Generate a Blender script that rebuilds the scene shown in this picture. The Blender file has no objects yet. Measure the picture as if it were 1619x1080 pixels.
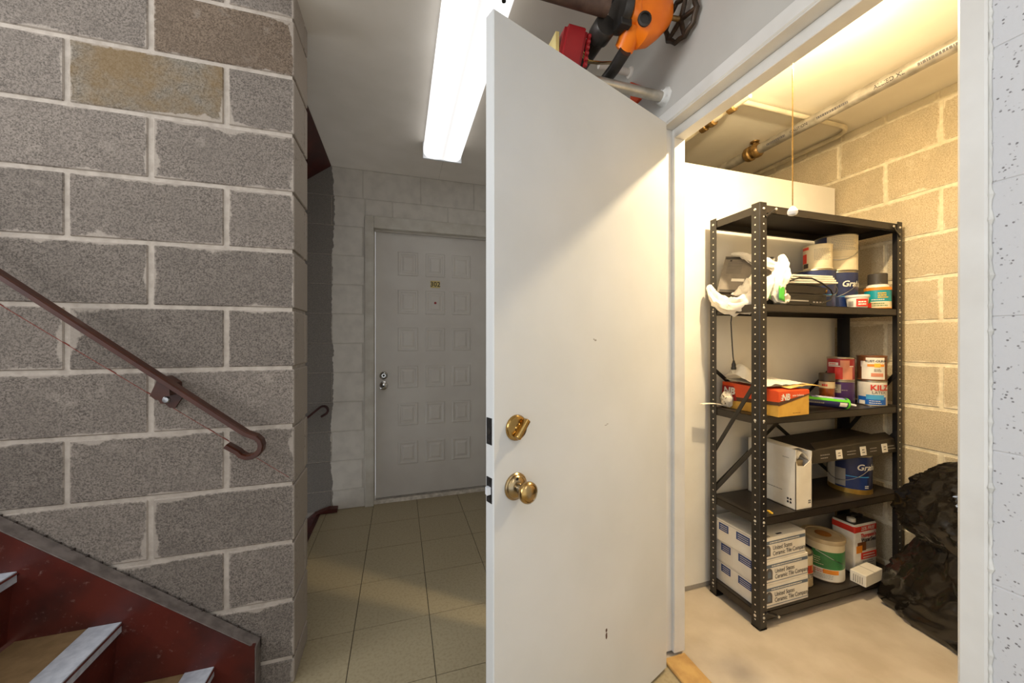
import bpy, bmesh, math, random
from mathutils import Vector, Matrix, noise
random.seed(7)
SC = bpy.context.scene
COL = SC.collection
R = math.radians
PI = math.pi

# ------------------------------------------------------------------ camera, world, lights, exposure
EYE = 1.20
cam = bpy.data.cameras.new('camera')
cam.lens = 36.0 * 580.0 / 1619.0
cam.sensor_width = 36.0
cam.shift_y = -2.0 / 1619.0
cam.clip_start = 0.02
cam_o = bpy.data.objects.new('camera', cam)
COL.objects.link(cam_o)
cam_o.location = (0, 0, EYE)
cam_o.rotation_euler = (R(90), 0, R(-17.05))
SC.camera = cam_o

world = bpy.data.worlds.new('world')
SC.world = world
world.use_nodes = True
bg = world.node_tree.nodes['Background']
bg.inputs[0].default_value = (0.93, 0.965, 1.0, 1)
bg.inputs[1].default_value = 0.66

def area_light(name, loc, rot, sx, sy, power, col):
    l = bpy.data.lights.new(name, 'AREA')
    l.shape = 'RECTANGLE'
    l.size = sx
    l.size_y = sy
    l.energy = power
    l.color = col
    o = bpy.data.objects.new(name, l)
    COL.objects.link(o)
    o.location = loc
    o.rotation_euler = rot
    return o
# daylight entering by the stairwell window, up the stairs on the left
area_light('window_daylight', (-2.93, 0.35, 2.15), (0, R(-90), 0), 1.5, 1.7, 46, (0.94, 0.97, 1.0))

vs = SC.view_settings
vs.view_transform = 'Standard'
vs.look = 'None'
vs.gamma = 1.0
vs.exposure = 0.98
vs.use_curve_mapping = False

# ------------------------------------------------------------------ helpers
def lin(c):
    out = []
    for v in c[:3]:
        v = v / 255.0
        out.append(v / 12.92 if v <= 0.04045 else ((v + 0.055) / 1.055) ** 2.4)
    return (*out, 1.0)

MATS = {}
def new_mat(name):
    m = bpy.data.materials.new(name)
    m.use_nodes = True
    MATS[name] = m
    nt = m.node_tree
    return m, nt, nt.nodes['Principled BSDF']

def N(nt, typ, **kw):
    n = nt.nodes.new(typ)
    for k, v in kw.items():
        if k.startswith('i_'):
            n.inputs[int(k[2:])].default_value = v
        else:
            setattr(n, k, v)
    return n

def math_n(nt, op, a, b=None, clamp=False):
    n = nt.nodes.new('ShaderNodeMath')
    n.operation = op
    n.use_clamp = clamp
    for i, v in enumerate((a, b)):
        if v is None:
            continue
        if isinstance(v, (int, float)):
            n.inputs[i].default_value = v
        else:
            nt.links.new(v, n.inputs[i])
    return n.outputs[0]

def mix_c(nt, fac, a, b, mode='MIX'):
    n = nt.nodes.new('ShaderNodeMix')
    n.data_type = 'RGBA'
    n.blend_type = mode
    for i, v in ((0, fac), (6, a), (7, b)):
        if isinstance(v, (int, float)):
            n.inputs[i].default_value = v
        elif isinstance(v, tuple):
            n.inputs[i].default_value = v
        else:
            nt.links.new(v, n.inputs[i])
    return n.outputs[2]

def noise_n(nt, vec, scale, detail=2.0, rough=0.5):
    n = nt.nodes.new('ShaderNodeTexNoise')
    n.inputs['Scale'].default_value = scale
    n.inputs['Detail'].default_value = detail
    n.inputs['Roughness'].default_value = rough
    nt.links.new(vec, n.inputs['Vector'])
    return n.outputs[0]

def ramp_n(nt, fac, lo, hi):
    n = nt.nodes.new('ShaderNodeMapRange')
    n.clamp = True
    nt.links.new(fac, n.inputs[0])
    n.inputs[1].default_value = lo
    n.inputs[2].default_value = hi
    return n.outputs[0]

def bump_n(nt, bsdf, h, strength, dist=0.002):
    b = nt.nodes.new('ShaderNodeBump')
    b.inputs['Strength'].default_value = strength
    b.inputs['Distance'].default_value = dist
    nt.links.new(h, b.inputs['Height'])
    nt.links.new(b.outputs[0], bsdf.inputs['Normal'])

def pos_vec(nt, obj=False):
    if obj:
        return nt.nodes.new('ShaderNodeTexCoord').outputs['Object']
    return nt.nodes.new('ShaderNodeNewGeometry').outputs['Position']

def mat(name, rgb, rough=0.55, metal=0.0, rgb2=None, scale=12.0, detail=4.0, lo=0.35, hi=0.65, bump=0.0, bscale=None, spec=None, coat=0.0, trans=0.0):
    m, nt, b = new_mat(name)
    b.inputs['Roughness'].default_value = rough
    b.inputs['Metallic'].default_value = metal
    if spec is not None:
        b.inputs['Specular IOR Level'].default_value = spec
    if coat:
        b.inputs['Coat Weight'].default_value = coat
        b.inputs['Coat Roughness'].default_value = 0.15
    if trans:
        b.inputs['Transmission Weight'].default_value = trans
    if rgb2 is None:
        c = lin(rgb)
        rgb2 = tuple(v * 0.9 for v in rgb)
    p = pos_vec(nt)
    f = ramp_n(nt, noise_n(nt, p, scale, detail), lo, hi)
    nt.links.new(mix_c(nt, f, lin(rgb), lin(rgb2)), b.inputs['Base Color'])
    if bump:
        bump_n(nt, b, noise_n(nt, p, bscale or scale * 4, 3.0), bump)
    return m

def cmu_mat(name, base, dark, smear, half_l, half_h, stain=None, rnd=0.28, smear_w=0.045):
    """concrete block: speckled face, mortar smeared over its edges, each block its own shade"""
    m, nt, b = new_mat(name)
    b.inputs['Roughness'].default_value = 0.95
    b.inputs['Specular IOR Level'].default_value = 0.15
    tc = pos_vec(nt, True)
    oi = nt.nodes.new('ShaderNodeObjectInfo')
    p = pos_vec(nt)
    fine = noise_n(nt, p, 210.0, 3.0, 0.75)
    mid = noise_n(nt, p, 9.0, 4.0)
    c = mix_c(nt, ramp_n(nt, fine, 0.36, 0.60), lin(dark), lin(base))
    haze = math_n(nt, 'MULTIPLY', ramp_n(nt, noise_n(nt, p, 17.0, 5.0, 0.7), 0.58, 0.74), 0.4)
    c = mix_c(nt, haze, c, lin(smear))
    c = mix_c(nt, math_n(nt, 'MULTIPLY', ramp_n(nt, mid, 0.4, 0.75), 0.45), c, lin(tuple(v * 0.80 for v in base)))
    if stain:
        s = ramp_n(nt, noise_n(nt, p, 6.0, 5.0, 0.65), 0.40, 0.60)
        c = mix_c(nt, math_n(nt, 'MULTIPLY', s, 0.6), c, lin(stain))
    val = math_n(nt, 'ADD', math_n(nt, 'MULTIPLY', oi.outputs['Random'], rnd), 1.0 - rnd * 0.55)
    hsv = nt.nodes.new('ShaderNodeHueSaturation')
    nt.links.new(val, hsv.inputs['Value'])
    nt.links.new(c, hsv.inputs['Color'])
    c = hsv.outputs[0]
    sx = nt.nodes.new('ShaderNodeSeparateXYZ')
    nt.links.new(tc, sx.inputs[0])
    dx = math_n(nt, 'SUBTRACT', half_l, math_n(nt, 'ABSOLUTE', sx.outputs[0]))
    dz = math_n(nt, 'SUBTRACT', half_h, math_n(nt, 'ABSOLUTE', sx.outputs[2]))
    d = math_n(nt, 'MINIMUM', dx, dz)
    big = math_n(nt, 'POWER', noise_n(nt, p, 8.0, 3.0), 5.0)
    thr = math_n(nt, 'ADD', math_n(nt, 'MULTIPLY', big, smear_w * 2.2), math_n(nt, 'MULTIPLY', math_n(nt, 'SUBTRACT', noise_n(nt, p, 90.0, 3.0), 0.5), 0.016))
    thr = math_n(nt, 'ADD', thr, 0.0015)
    mask = ramp_n(nt, math_n(nt, 'SUBTRACT', thr, d), -0.002, 0.003)
    c = mix_c(nt, math_n(nt, 'MULTIPLY', mask, 0.7), c, lin(smear))
    nt.links.new(c, b.inputs['Base Color'])
    bump_n(nt, b, fine, 0.55, 0.0025)
    return m

def painted_edge_mat(name, grey, paint, edge_x, speck=True):
    """far wall: bare grey block left of a ragged brushed edge, painted right of it"""
    m, nt, b = new_mat(name)
    b.inputs['Roughness'].default_value = 0.75
    p = pos_vec(nt)
    fine = noise_n(nt, p, 260.0, 2.0, 0.7)
    g = mix_c(nt, ramp_n(nt, fine, 0.3, 0.7), lin(tuple(v * 0.72 for v in grey)), lin(grey))
    oi = nt.nodes.new('ShaderNodeObjectInfo')
    g = mix_c(nt, math_n(nt, 'MULTIPLY', oi.outputs['Random'], 0.4), g, lin(tuple(v * 0.75 for v in grey)))
    w = mix_c(nt, ramp_n(nt, noise_n(nt, p, 14.0, 5.0), 0.4, 0.75), lin(paint), lin(tuple(v * 0.93 for v in paint)))
    sx = nt.nodes.new('ShaderNodeSeparateXYZ')
    nt.links.new(p, sx.inputs[0])
    wob = math_n(nt, 'ADD', math_n(nt, 'MULTIPLY', math_n(nt, 'SUBTRACT', noise_n(nt, p, 30.0, 4.0), 0.5), 0.03),
                 math_n(nt, 'MULTIPLY', math_n(nt, 'SUBTRACT', noise_n(nt, p, 3.0, 1.0), 0.5), 0.05))
    f = ramp_n(nt, math_n(nt, 'SUBTRACT', math_n(nt, 'ADD', sx.outputs[0], wob), edge_x), -0.002, 0.002)
    nt.links.new(mix_c(nt, f, g, w), b.inputs['Base Color'])
    bump_n(nt, b, fine, 0.25, 0.002)
    return m

class MB:
    """collects shapes into one mesh"""
    def __init__(self):
        self.bm = bmesh.new()
    def face(self, vs_):
        try:
            self.bm.faces.new(vs_)
        except ValueError:
            pass
    def hexa(self, c):
        self.corners(c)
        return self
    def corners(self, c):
        v = [self.bm.verts.new(p) for p in c]     # 0-3 bottom ccw, 4-7 top ccw
        for f in ((3, 2, 1, 0), (4, 5, 6, 7), (0, 1, 5, 4), (1, 2, 6, 5), (2, 3, 7, 6), (3, 0, 4, 7)):
            self.face([v[i] for i in f])
        return v
    def box(self, x0, x1, y0, y1, z0, z1, bev=0.0):
        vs_ = self.corners([(x0, y0, z0), (x1, y0, z0), (x1, y1, z0), (x0, y1, z0), (x0, y0, z1), (x1, y0, z1), (x1, y1, z1), (x0, y1, z1)])
        if bev:
            es = list({e for v in vs_ for e in v.link_edges})
            bmesh.ops.bevel(self.bm, geom=es, offset=bev, segments=1 if bev < 0.004 else 3, affect='EDGES', profile=0.5)
        return self
    def prism(self, poly, axis, a0, a1):
        """poly: 2D points; axis 'x','y','z' extruded from a0 to a1"""
        def P3(p, a):
            return {'x': (a, p[0], p[1]), 'y': (p[0], a, p[1]), 'z': (p[0], p[1], a)}[axis]
        A = [self.bm.verts.new(P3(p, a0)) for p in poly]
        B = [self.bm.verts.new(P3(p, a1)) for p in poly]
        self.face(A[::-1])
        self.face(B)
        n = len(poly)
        for i in range(n):
            self.face([A[i], A[(i + 1) % n], B[(i + 1) % n], B[i]])
        return self
    def ring_loft(self, rings, cap0=True, cap1=True, closed=True):
        V = [[self.bm.verts.new(p) for p in r] for r in rings]
        n = len(rings[0])
        for a, b_ in zip(V[:-1], V[1:]):
            for i in range(n if closed else n - 1):
                self.face([a[i], a[(i + 1) % n], b_[(i + 1) % n], b_[i]])
        if cap0:
            self.face(V[0][::-1])
        if cap1:
            self.face(V[-1])
        return self
    def lathe(self, prof, o, axis=(0, 0, 1), seg=28, cap=True):
        """prof: (radius, height along axis)"""
        ax = Vector(axis).normalized()
        u = ax.orthogonal().normalized()
        w = ax.cross(u)
        o = Vector(o)
        rings = []
        for r, h in prof:
            r = max(r, 1e-5)
            rings.append([o + ax * h + (u * math.cos(2 * PI * i / seg) + w * math.sin(2 * PI * i / seg)) * r for i in range(seg)])
        return self.ring_loft(rings, cap, cap)
    def cyl(self, p0, p1, r, r1=None, seg=16):
        p0, p1 = Vector(p0), Vector(p1)
        d = p1 - p0
        return self.lathe([(r, 0), (r if r1 is None else r1, d.length)], p0, d, seg)
    def tube(self, pts, r, seg=10, flat=None):
        """swept tube; flat=(half along side, half along normal) makes a rectangular bar with rounded corners"""
        pts = [Vector(p) for p in pts]
        rings = []
        prev = None
        for i, p in enumerate(pts):
            t = (pts[min(i + 1, len(pts) - 1)] - pts[max(i - 1, 0)]).normalized()
            if prev is None:
                side = t.cross(Vector((0, 0, 1)))
                if side.length < 1e-3:
                    side = Vector((1, 0, 0))
                side.normalize()
            else:
                side = (prev - t * prev.dot(t)).normalized()
            prev = side
            nn = side.cross(t)
            rr = r[i] if isinstance(r, (list, tuple)) else r
            ring = []
            if flat:
                a, b_ = flat
                k = 0.35
                for sx, sy in ((1, -1 + k), (1, 1 - k), (1 - k, 1), (-1 + k, 1), (-1, 1 - k), (-1, -1 + k), (-1 + k, -1), (1 - k, -1)):
                    ring.append(p + side * a * sx + nn * b_ * sy)
            else:
                for j in range(seg):
                    ang = 2 * PI * j / seg
                    ring.append(p + (side * math.cos(ang) + nn * math.sin(ang)) * rr)
            rings.append(ring)
        return self.ring_loft(rings)
    def arc_patch(self, cx, cy, r, a0, a1, z0, z1, seg=14):
        """label stuck on a can: a thin curved sheet"""
        rings = []
        for i in range(seg + 1):
            a = a0 + (a1 - a0) * i / seg
            ca, sa = math.cos(a), math.sin(a)
            rings.append([(cx + ca * r, cy + sa * r, z0), (cx + ca * r, cy + sa * r, z1), (cx + ca * (r - .0006), cy + sa * (r - .0006), z1), (cx + ca * (r - .0006), cy + sa * (r - .0006), z0)])
        return self.ring_loft(rings)
    def grid(self, fn, nu, nv, closed_u=False, thick=0.0):
        V = [[self.bm.verts.new(fn(i / (nu if closed_u else nu - 1), j / (nv - 1))) for i in range(nu)] for j in range(nv)]
        for j in range(nv - 1):
            for i in range(nu if closed_u else nu - 1):
                self.face([V[j][i], V[j][(i + 1) % nu], V[j + 1][(i + 1) % nu], V[j + 1][i]])
        return V
    def build(self, name, m, parent=None, smooth=False, local=False, kind=None, label=None):
        bm = self.bm
        bmesh.ops.recalc_face_normals(bm, faces=bm.faces[:])
        me = bpy.data.meshes.new(name)
        root = parent
        while root is not None and root.parent is not None:
            root = root.parent
        o = bpy.data.objects.new(name, me)
        if root is not None:
            if not local:
                bm.transform(ROOTM[root.name].inverted())
        else:
            xs = [v.co.x for v in bm.verts]
            ys = [v.co.y for v in bm.verts]
            zs = [v.co.z for v in bm.verts]
            base = Vector(((min(xs) + max(xs)) / 2, (min(ys) + max(ys)) / 2, min(zs)))
            bm.transform(Matrix.Translation(-base))
            o.location = base
            ROOTM[o.name] = Matrix.Translation(base)
        bm.to_mesh(me)
        bm.free()
        if smooth:
            for p in me.polygons:
                p.use_smooth = True
            try:
                me.set_sharp_from_angle(angle=R(38))
            except Exception:
                pass
        me.materials.append(MATS[m] if isinstance(m, str) else m)
        COL.objects.link(o)
        if parent is not None:
            o.parent = parent
        if kind:
            o['kind'] = kind
        if label:
            o['label'] = label
        return o
ROOTM = {}

def tag(o, label, cat, group=None, kind=None):
    o['label'] = label
    o['category'] = cat
    if group:
        o['group'] = group
    if kind:
        o['kind'] = kind
    return o

def thing(name, label, cat, loc=(0, 0, 0), rotz=0.0, group=None, kind=None):
    o = bpy.data.objects.new(name, None)
    o.empty_display_size = 0.05
    COL.objects.link(o)
    o.location = loc
    o.rotation_euler = (0, 0, rotz)
    ROOTM[o.name] = Matrix.Translation(loc) @ Matrix.Rotation(rotz, 4, 'Z')
    return tag(o, label, cat, group, kind)

def inst(me, name, loc, parent, rotz=0.0):
    """place a piece that shares its mesh; loc in the root's local frame"""
    o = bpy.data.objects.new(name, me)
    COL.objects.link(o)
    o.parent = parent
    o.location = loc
    o.rotation_euler = (0, 0, rotz)
    return o

def box_mesh(name, lx, ly, lz, m, bev=0.003):
    mb = MB()
    mb.box(-lx / 2, lx / 2, 0, ly, -lz / 2, lz / 2, bev)
    bmesh.ops.recalc_face_normals(mb.bm, faces=mb.bm.faces[:])
    me = bpy.data.meshes.new(name)
    mb.bm.to_mesh(me)
    mb.bm.free()
    me.materials.append(MATS[m])
    return me

def text_mesh(s, size, bold=0.0, align='CENTER', shear=0.0, spacing=1.0):
    cu = bpy.data.curves.new('lettering', 'FONT')
    cu.body = s
    cu.size = size
    cu.align_x = align
    cu.align_y = 'CENTER'
    cu.offset = bold * size
    cu.shear = shear
    cu.space_character = spacing
    cu.resolution_u = 3
    o = bpy.data.objects.new('lettering', cu)
    COL.objects.link(o)
    me = bpy.data.meshes.new_from_object(o)
    bpy.data.objects.remove(o)
    bpy.data.curves.remove(cu)
    return me

def text_on(s, size, m, parent, fn, bold=0.0, align='CENTER', shear=0.0, squeeze=1.0, name='lettering'):
    """fn maps flat text coordinates to a world point"""
    me = text_mesh(s, size, bold, align, shear)
    inv = None
    root = parent
    while root.parent is not None:
        root = root.parent
    inv = ROOTM[root.name].inverted()
    for v in me.vertices:
        v.co = inv @ Vector(fn(v.co.x * squeeze, v.co.y))
    me.materials.append(MATS[m])
    o = bpy.data.objects.new(name, me)
    COL.objects.link(o)
    o.parent = parent
    return o

def print_lines(parent, fn, m, width, rows, pitch, height=.0022, seed=1, name='print_lines'):
    """rows of small unreadable print: short strokes laid on the surface"""
    rnd = random.Random(seed)
    root = parent
    while root.parent is not None:
        root = root.parent
    inv = ROOTM[root.name].inverted()
    g = MB()
    for k in range(rows):
        y = (rows - 1) * pitch / 2 - k * pitch
        x = -width / 2
        end = width / 2 - rnd.random() * width * .25
        while x < end:
            w = .003 + rnd.random() * .007
            g.face([g.bm.verts.new(inv @ Vector(fn(a, b_))) for a, b_ in ((x, y - height / 2), (min(x + w, end), y - height / 2), (min(x + w, end), y + height / 2), (x, y + height / 2))])
            x += w + .0016
    return g.build(name, m, parent, local=True, kind='stuff')

def flat_fn(o, right, up, eps=0.0008):
    o, right, up = Vector(o), Vector(right).normalized(), Vector(up).normalized()
    n = right.cross(up)
    return lambda x, y: o + right * x + up * y + n * eps

def cyl_fn(cx, cy, r, ang, z):
    return lambda x, y: (cx + math.cos(ang + x / r) * (r + .001), cy + math.sin(ang + x / r) * (r + .001), z + y)

def fbm(p, s=1.0, o=3):
    return noise.fractal(Vector(p) * s, 0.6, 2.0, o)

# ------------------------------------------------------------------ materials
mat('mortar', (184, 172, 159), 0.95, rgb2=(166, 154, 141), scale=40, bump=0.5, bscale=140)
BASE, DARK, SMEAR = (140, 129, 119), (86, 79, 72), (176, 164, 151)
cmu_mat('block_full', BASE, DARK, SMEAR, 0.198, 0.097)
cmu_mat('block_half', BASE, DARK, SMEAR, 0.0966, 0.097)
cmu_mat('block_brown', (136, 118, 101), (88, 75, 63), SMEAR, 0.198, 0.097)
cmu_mat('block_stained', (138, 128, 114), (90, 82, 72), SMEAR, 0.198, 0.097, stain=(122, 96, 58))
CB, CD, CS = (206, 190, 160), (168, 150, 120), (228, 217, 192)
cmu_mat('closet_block', CB, CD, CS, 0.198, 0.097, rnd=0.16, smear_w=0.05)
mat('closet_mortar', (226, 214, 186), 0.95, rgb2=(206, 192, 162), scale=40, bump=0.4, bscale=140)
painted_edge_mat('far_block', (150, 142, 133), (212, 205, 194), -0.452)
painted_edge_mat('far_mortar', (178, 168, 156), (200, 193, 182), -0.452)
mat('vinyl_tile', (164, 150, 120), 0.42, rgb2=(144, 130, 100), scale=95, detail=6, lo=0.46, hi=0.78)
mat('tile_joint', (58, 48, 36), 0.9)
mat('concrete_floor', (196, 183, 166), 0.75, rgb2=(180, 166, 147), scale=7, detail=7, bump=0.15, bscale=60)
mat('ceiling_paint', (230, 222, 211), 0.85, rgb2=(223, 215, 203), scale=5, bump=0.08, bscale=90)
mat('closet_ceiling_paint', (242, 234, 216), 0.85, rgb2=(236, 227, 208), scale=5)
mat('smooth_wall_paint', (186, 182, 174), 0.6, rgb2=(177, 173, 165), scale=4, bump=0.06, bscale=60)
mat('partition_paint', (232, 228, 219), 0.7, rgb2=(225, 220, 210), scale=6, bump=0.12, bscale=30)
mat('door_paint', (205, 205, 203), 0.42, rgb2=(198, 198, 195), scale=3, detail=5, bump=0.03, bscale=60)
mat('frame_paint', (212, 209, 203), 0.42, rgb2=(204, 200, 193), scale=9)
mat('far_door_paint', (206, 200, 191), 0.5, rgb2=(198, 191, 182), scale=4)
mat('far_frame_paint', (200, 194, 182), 0.5, rgb2=(182, 174, 160), scale=10)
m, nt, b = new_mat('speckled_wall_paint')
p = pos_vec(nt)
v = nt.nodes.new('ShaderNodeTexVoronoi')
v.inputs['Scale'].default_value = 150
nt.links.new(p, v.inputs['Vector'])
pit = math_n(nt, 'MULTIPLY', ramp_n(nt, v.outputs['Distance'], 0.30, 0.18), ramp_n(nt, noise_n(nt, p, 70, 2), 0.50, 0.58))
nt.links.new(mix_c(nt, pit, lin((192, 191, 192)), lin((112, 108, 108))), b.inputs['Base Color'])
b.inputs['Roughness'].default_value = 0.7
bump_n(nt, b, noise_n(nt, p, 160, 3), 0.35, 0.002)
mat('oxblood_steel', (78, 26, 18), 0.5, rgb2=(52, 18, 15), scale=9, detail=8, lo=0.35, hi=0.7, bump=0.3, bscale=40)
m, nt, b = new_mat('scuffed_oxblood')
p = pos_vec(nt)
c1 = mix_c(nt, ramp_n(nt, noise_n(nt, p, 9, 6), 0.35, 0.7), lin((88, 32, 22)), lin((56, 24, 20)))
sc = ramp_n(nt, noise_n(nt, p, 46, 8, 0.7), 0.60, 0.72)
nt.links.new(mix_c(nt, math_n(nt, 'MULTIPLY', sc, 0.6), c1, lin((142, 112, 104))), b.inputs['Base Color'])
b.inputs['Roughness'].default_value = 0.42
bump_n(nt, b, noise_n(nt, p, 40, 4), 0.3)
mat('dusty_steel', (124, 113, 106), 0.9, rgb2=(98, 88, 82), scale=30)
mat('sill_metal', (196, 187, 172), 0.45, 0.2, rgb2=(160, 150, 136), scale=30)
mat('dirt_joint', (62, 52, 46), 0.95, scale=60)
mat('tread_tile', (140, 112, 76), 0.6, rgb2=(122, 96, 62), scale=30)
mat('tread_nosing', (186, 188, 194), 0.6, rgb2=(166, 168, 176), scale=50)
mat('rail_brown', (76, 37, 21), 0.36, rgb2=(62, 29, 17), scale=25)
mat('red_chalk', (124, 44, 34), 0.9, rgb2=(130, 66, 54), scale=60)
mat('zinc', (190, 190, 190), 0.3, 1.0)
mat('chrome', (200, 198, 194), 0.18, 1.0)
mat('brass', (186, 150, 88), 0.22, 1.0, rgb2=(160, 128, 74), scale=30)
mat('brass_worn', (150, 138, 116), 0.25, 1.0, rgb2=(176, 142, 84), scale=20)
mat('black_metal', (24, 22, 21), 0.5)
mat('plastic_white', (236, 238, 242), 0.3)
mat('galvanised', (176, 172, 162), 0.35, 0.85, rgb2=(140, 134, 122), scale=22)
mat('bright_galvanised', (196, 190, 178), 0.36, 0.65, rgb2=(160, 153, 140), scale=22)
mat('conduit_paint', (226, 214, 186), 0.5)
mat('rust_pipe', (96, 74, 62), 0.7, rgb2=(72, 52, 44), scale=26, bump=0.3)
mat('dark_pipe', (66, 62, 58), 0.45, 0.5, rgb2=(44, 40, 36), scale=20)
mat('cast_bronze', (150, 118, 66), 0.45, 0.6, rgb2=(110, 82, 44), scale=40)
mat('valve_orange', (250, 130, 20), 0.35, rgb2=(240, 116, 14), scale=14)
mat('alarm_red', (156, 26, 30), 0.4, rgb2=(138, 20, 24), scale=10)
mat('wheel_iron', (46, 36, 28), 0.5, 0.4, rgb2=(74, 58, 40), scale=40)
mat('plaster', (206, 204, 198), 0.9, bump=0.6, bscale=60)
mat('pale_label', (214, 192, 120), 0.6)
mat('shelf_black', (44, 37, 30), 0.45, rgb2=(36, 30, 25), scale=20)
mat('post_black', (36, 32, 30), 0.35, rgb2=(30, 27, 25), scale=20)
mat('hole_backlight', (238, 228, 206), 0.5)  # pale colour stands in for light coming through the post holes
mat('bolt_zinc', (226, 220, 208), 0.35, 0.6)
mat('black_plastic', (30, 27, 25), 0.4)
mat('dark_grey_plastic', (62, 56, 50), 0.5)
mat('grey_plastic', (128, 118, 106), 0.5, rgb2=(120, 110, 98), scale=40)
mat('ink', (40, 36, 40), 0.7)
mat('ink_grey', (96, 92, 92), 0.7)
mat('bag_white', (238, 232, 220), 0.35, rgb2=(226, 218, 204), scale=30)
mat('bag_green', (86, 190, 70), 0.4)
mat('paper_white', (232, 224, 208), 0.7, rgb2=(222, 212, 194), scale=20)
mat('carton_white', (232, 226, 214), 0.75, rgb2=(222, 214, 200), scale=12)
mat('carton_kraft', (212, 166, 72), 0.75, rgb2=(200, 152, 62), scale=20)
mat('kraft_paper', (222, 184, 110), 0.8, rgb2=(208, 168, 94), scale=30)
mat('box_orange', (222, 80, 30), 0.55, rgb2=(212, 72, 26), scale=12)
mat('box_red', (160, 30, 28), 0.55)
mat('box_brown', (84, 54, 34), 0.6)
mat('carton_black', (50, 42, 30), 0.6, rgb2=(42, 35, 25), scale=12)
mat('can_blue', (38, 50, 92), 0.35, rgb2=(34, 44, 84), scale=10)
mat('can_blue_deep', (26, 48, 104), 0.35)
mat('can_cream', (222, 208, 176), 0.5, rgb2=(212, 196, 162), scale=20)
mat('can_white', (234, 228, 216), 0.4)
mat('can_red', (168, 24, 34), 0.35)
mat('can_pink', (216, 140, 110), 0.4)
mat('can_purple', (66, 36, 92), 0.35)
mat('can_brown', (120, 72, 36), 0.45)
mat('can_teal', (24, 152, 160), 0.35, rgb2=(20, 136, 148), scale=14)
mat('can_green', (60, 128, 72), 0.4, rgb2=(52, 112, 62), scale=20)
mat('lid_beige', (196, 176, 140), 0.5, rgb2=(182, 160, 124), scale=20)
mat('lid_stain', (176, 112, 46), 0.6)
mat('steel_rim', (176, 168, 150), 0.3, 0.9)
mat('gold_rim', (196, 156, 74), 0.3, 0.7)
mat('label_red', (214, 52, 34), 0.5)
mat('label_orange', (232, 142, 40), 0.5)
mat('label_yellow', (236, 190, 62), 0.5)
mat('label_blue', (22, 92, 180), 0.45)
mat('label_lightblue', (70, 160, 214), 0.45)
mat('label_slate', (104, 116, 130), 0.6)
mat('label_navy', (52, 76, 130), 0.6)
mat('label_lime', (96, 206, 40), 0.45)
mat('label_grey', (150, 144, 136), 0.6)
mat('amber', (128, 66, 26), 0.15, rgb2=(96, 46, 18), scale=20)
mat('cap_brown', (66, 54, 42), 0.5)
mat('tube_navy', (40, 42, 92), 0.35)
mat('tube_violet', (146, 146, 206), 0.4)
mat('trash_black', (20, 17, 14), 0.24, rgb2=(30, 25, 19), scale=10, bump=0.25, bscale=38, coat=0.6)
mat('wood_sill', (196, 158, 96), 0.7, rgb2=(168, 128, 74), scale=18, detail=8)
mat('sandbag', (205, 196, 182), 0.6)
m, nt, b = new_mat('clear_plastic')
b.inputs['Base Color'].default_value = (.85, .82, .78, 1)
b.inputs['Roughness'].default_value = 0.15
b.inputs['Transmission Weight'].default_value = 0.75
# the lit lens of a ceiling lamp: two tubes glow through the acrylic
for nm_, k_ in (('lamp_lens', 1.0), ('lamp_lens_fill', 3.6)):  # the stronger lens serves the added fill fixture only
  m, nt, b = new_mat(nm_)
  tc = nt.nodes.new('ShaderNodeTexCoord').outputs['Object']
  sx = nt.nodes.new('ShaderNodeSeparateXYZ')
  nt.links.new(tc, sx.inputs[0])
  wv = math_n(nt, 'COSINE', math_n(nt, 'MULTIPLY', sx.outputs[0], 2 * PI / 0.125))
  st = math_n(nt, 'ADD', math_n(nt, 'MULTIPLY', wv, -0.60 * k_), 1.0 * k_)
  b.inputs['Base Color'].default_value = lin((225, 225, 225))
  b.inputs['Roughness'].default_value = 0.3
  b.inputs['Emission Color'].default_value = (0.92, 0.96, 1.0, 1) if k_ > 2 else (1.0, 0.99, 0.98, 1)
  nt.links.new(st, b.inputs['Emission Strength'])
m, nt, b = new_mat('bulb_glow')
b.inputs['Emission Color'].default_value = (1.0, 0.72, 0.34, 1)
b.inputs['Emission Strength'].default_value = 30.0

# ------------------------------------------------------------------ the setting
WY = 1.454           # face of the stair wall
FY = 2.845           # face of the far wall
RX = 0.953           # hall face of the closet wall
CZ = 2.43            # hall ceiling
KX = 2.372           # closet block wall
KZ = 2.35            # closet ceiling

# floor of the hall with its vinyl tiles
fl = MB()
fl.box(-3.0, RX, -1.5, 1.66, -0.12, -0.004)
fl.box(-0.53, RX, 1.66, FY + 0.06, -0.12, -0.004)
floor = fl.build('floor', 'tile_joint')
tag(floor, 'hallway floor laid with square beige vinyl tiles', 'floor', kind='structure')
TP = 0.3045
tile_me = box_mesh('floor_tile', TP - 0.003, TP - 0.003, 0.004, 'vinyl_tile', 0.0)
fi = ROOTM[floor.name].inverted()
for i in range(-6, 5):
    for j in range(-9, 6):
        x0, y0 = -0.18 + TP * i, 1.335 + TP * j
        x1, y1 = x0 + TP, y0 + TP
        lim = -0.53 if (y0 + y1) / 2 > 1.6 else -3.0
        a, b_, c, d = max(x0, lim), min(x1, RX - .004), max(y0, -1.5), min(y1, FY + 0.05)
        if b_ - a < 0.02 or d - c < 0.02:
            continue
        if i < -2 and j > 0:
            continue
        if abs(b_ - a - TP) < 1e-6 and abs(d - c - TP) < 1e-6:
            inst(tile_me, 'floor_tile', fi @ Vector(((a + b_) / 2, c + 0.0015, -0.002)), floor)
        else:
            MB().box(a + .0015, b_ - .0015, c + .0015, d - .0015, -0.004, 0.0).build('floor_tile', 'vinyl_tile', floor)

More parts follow.
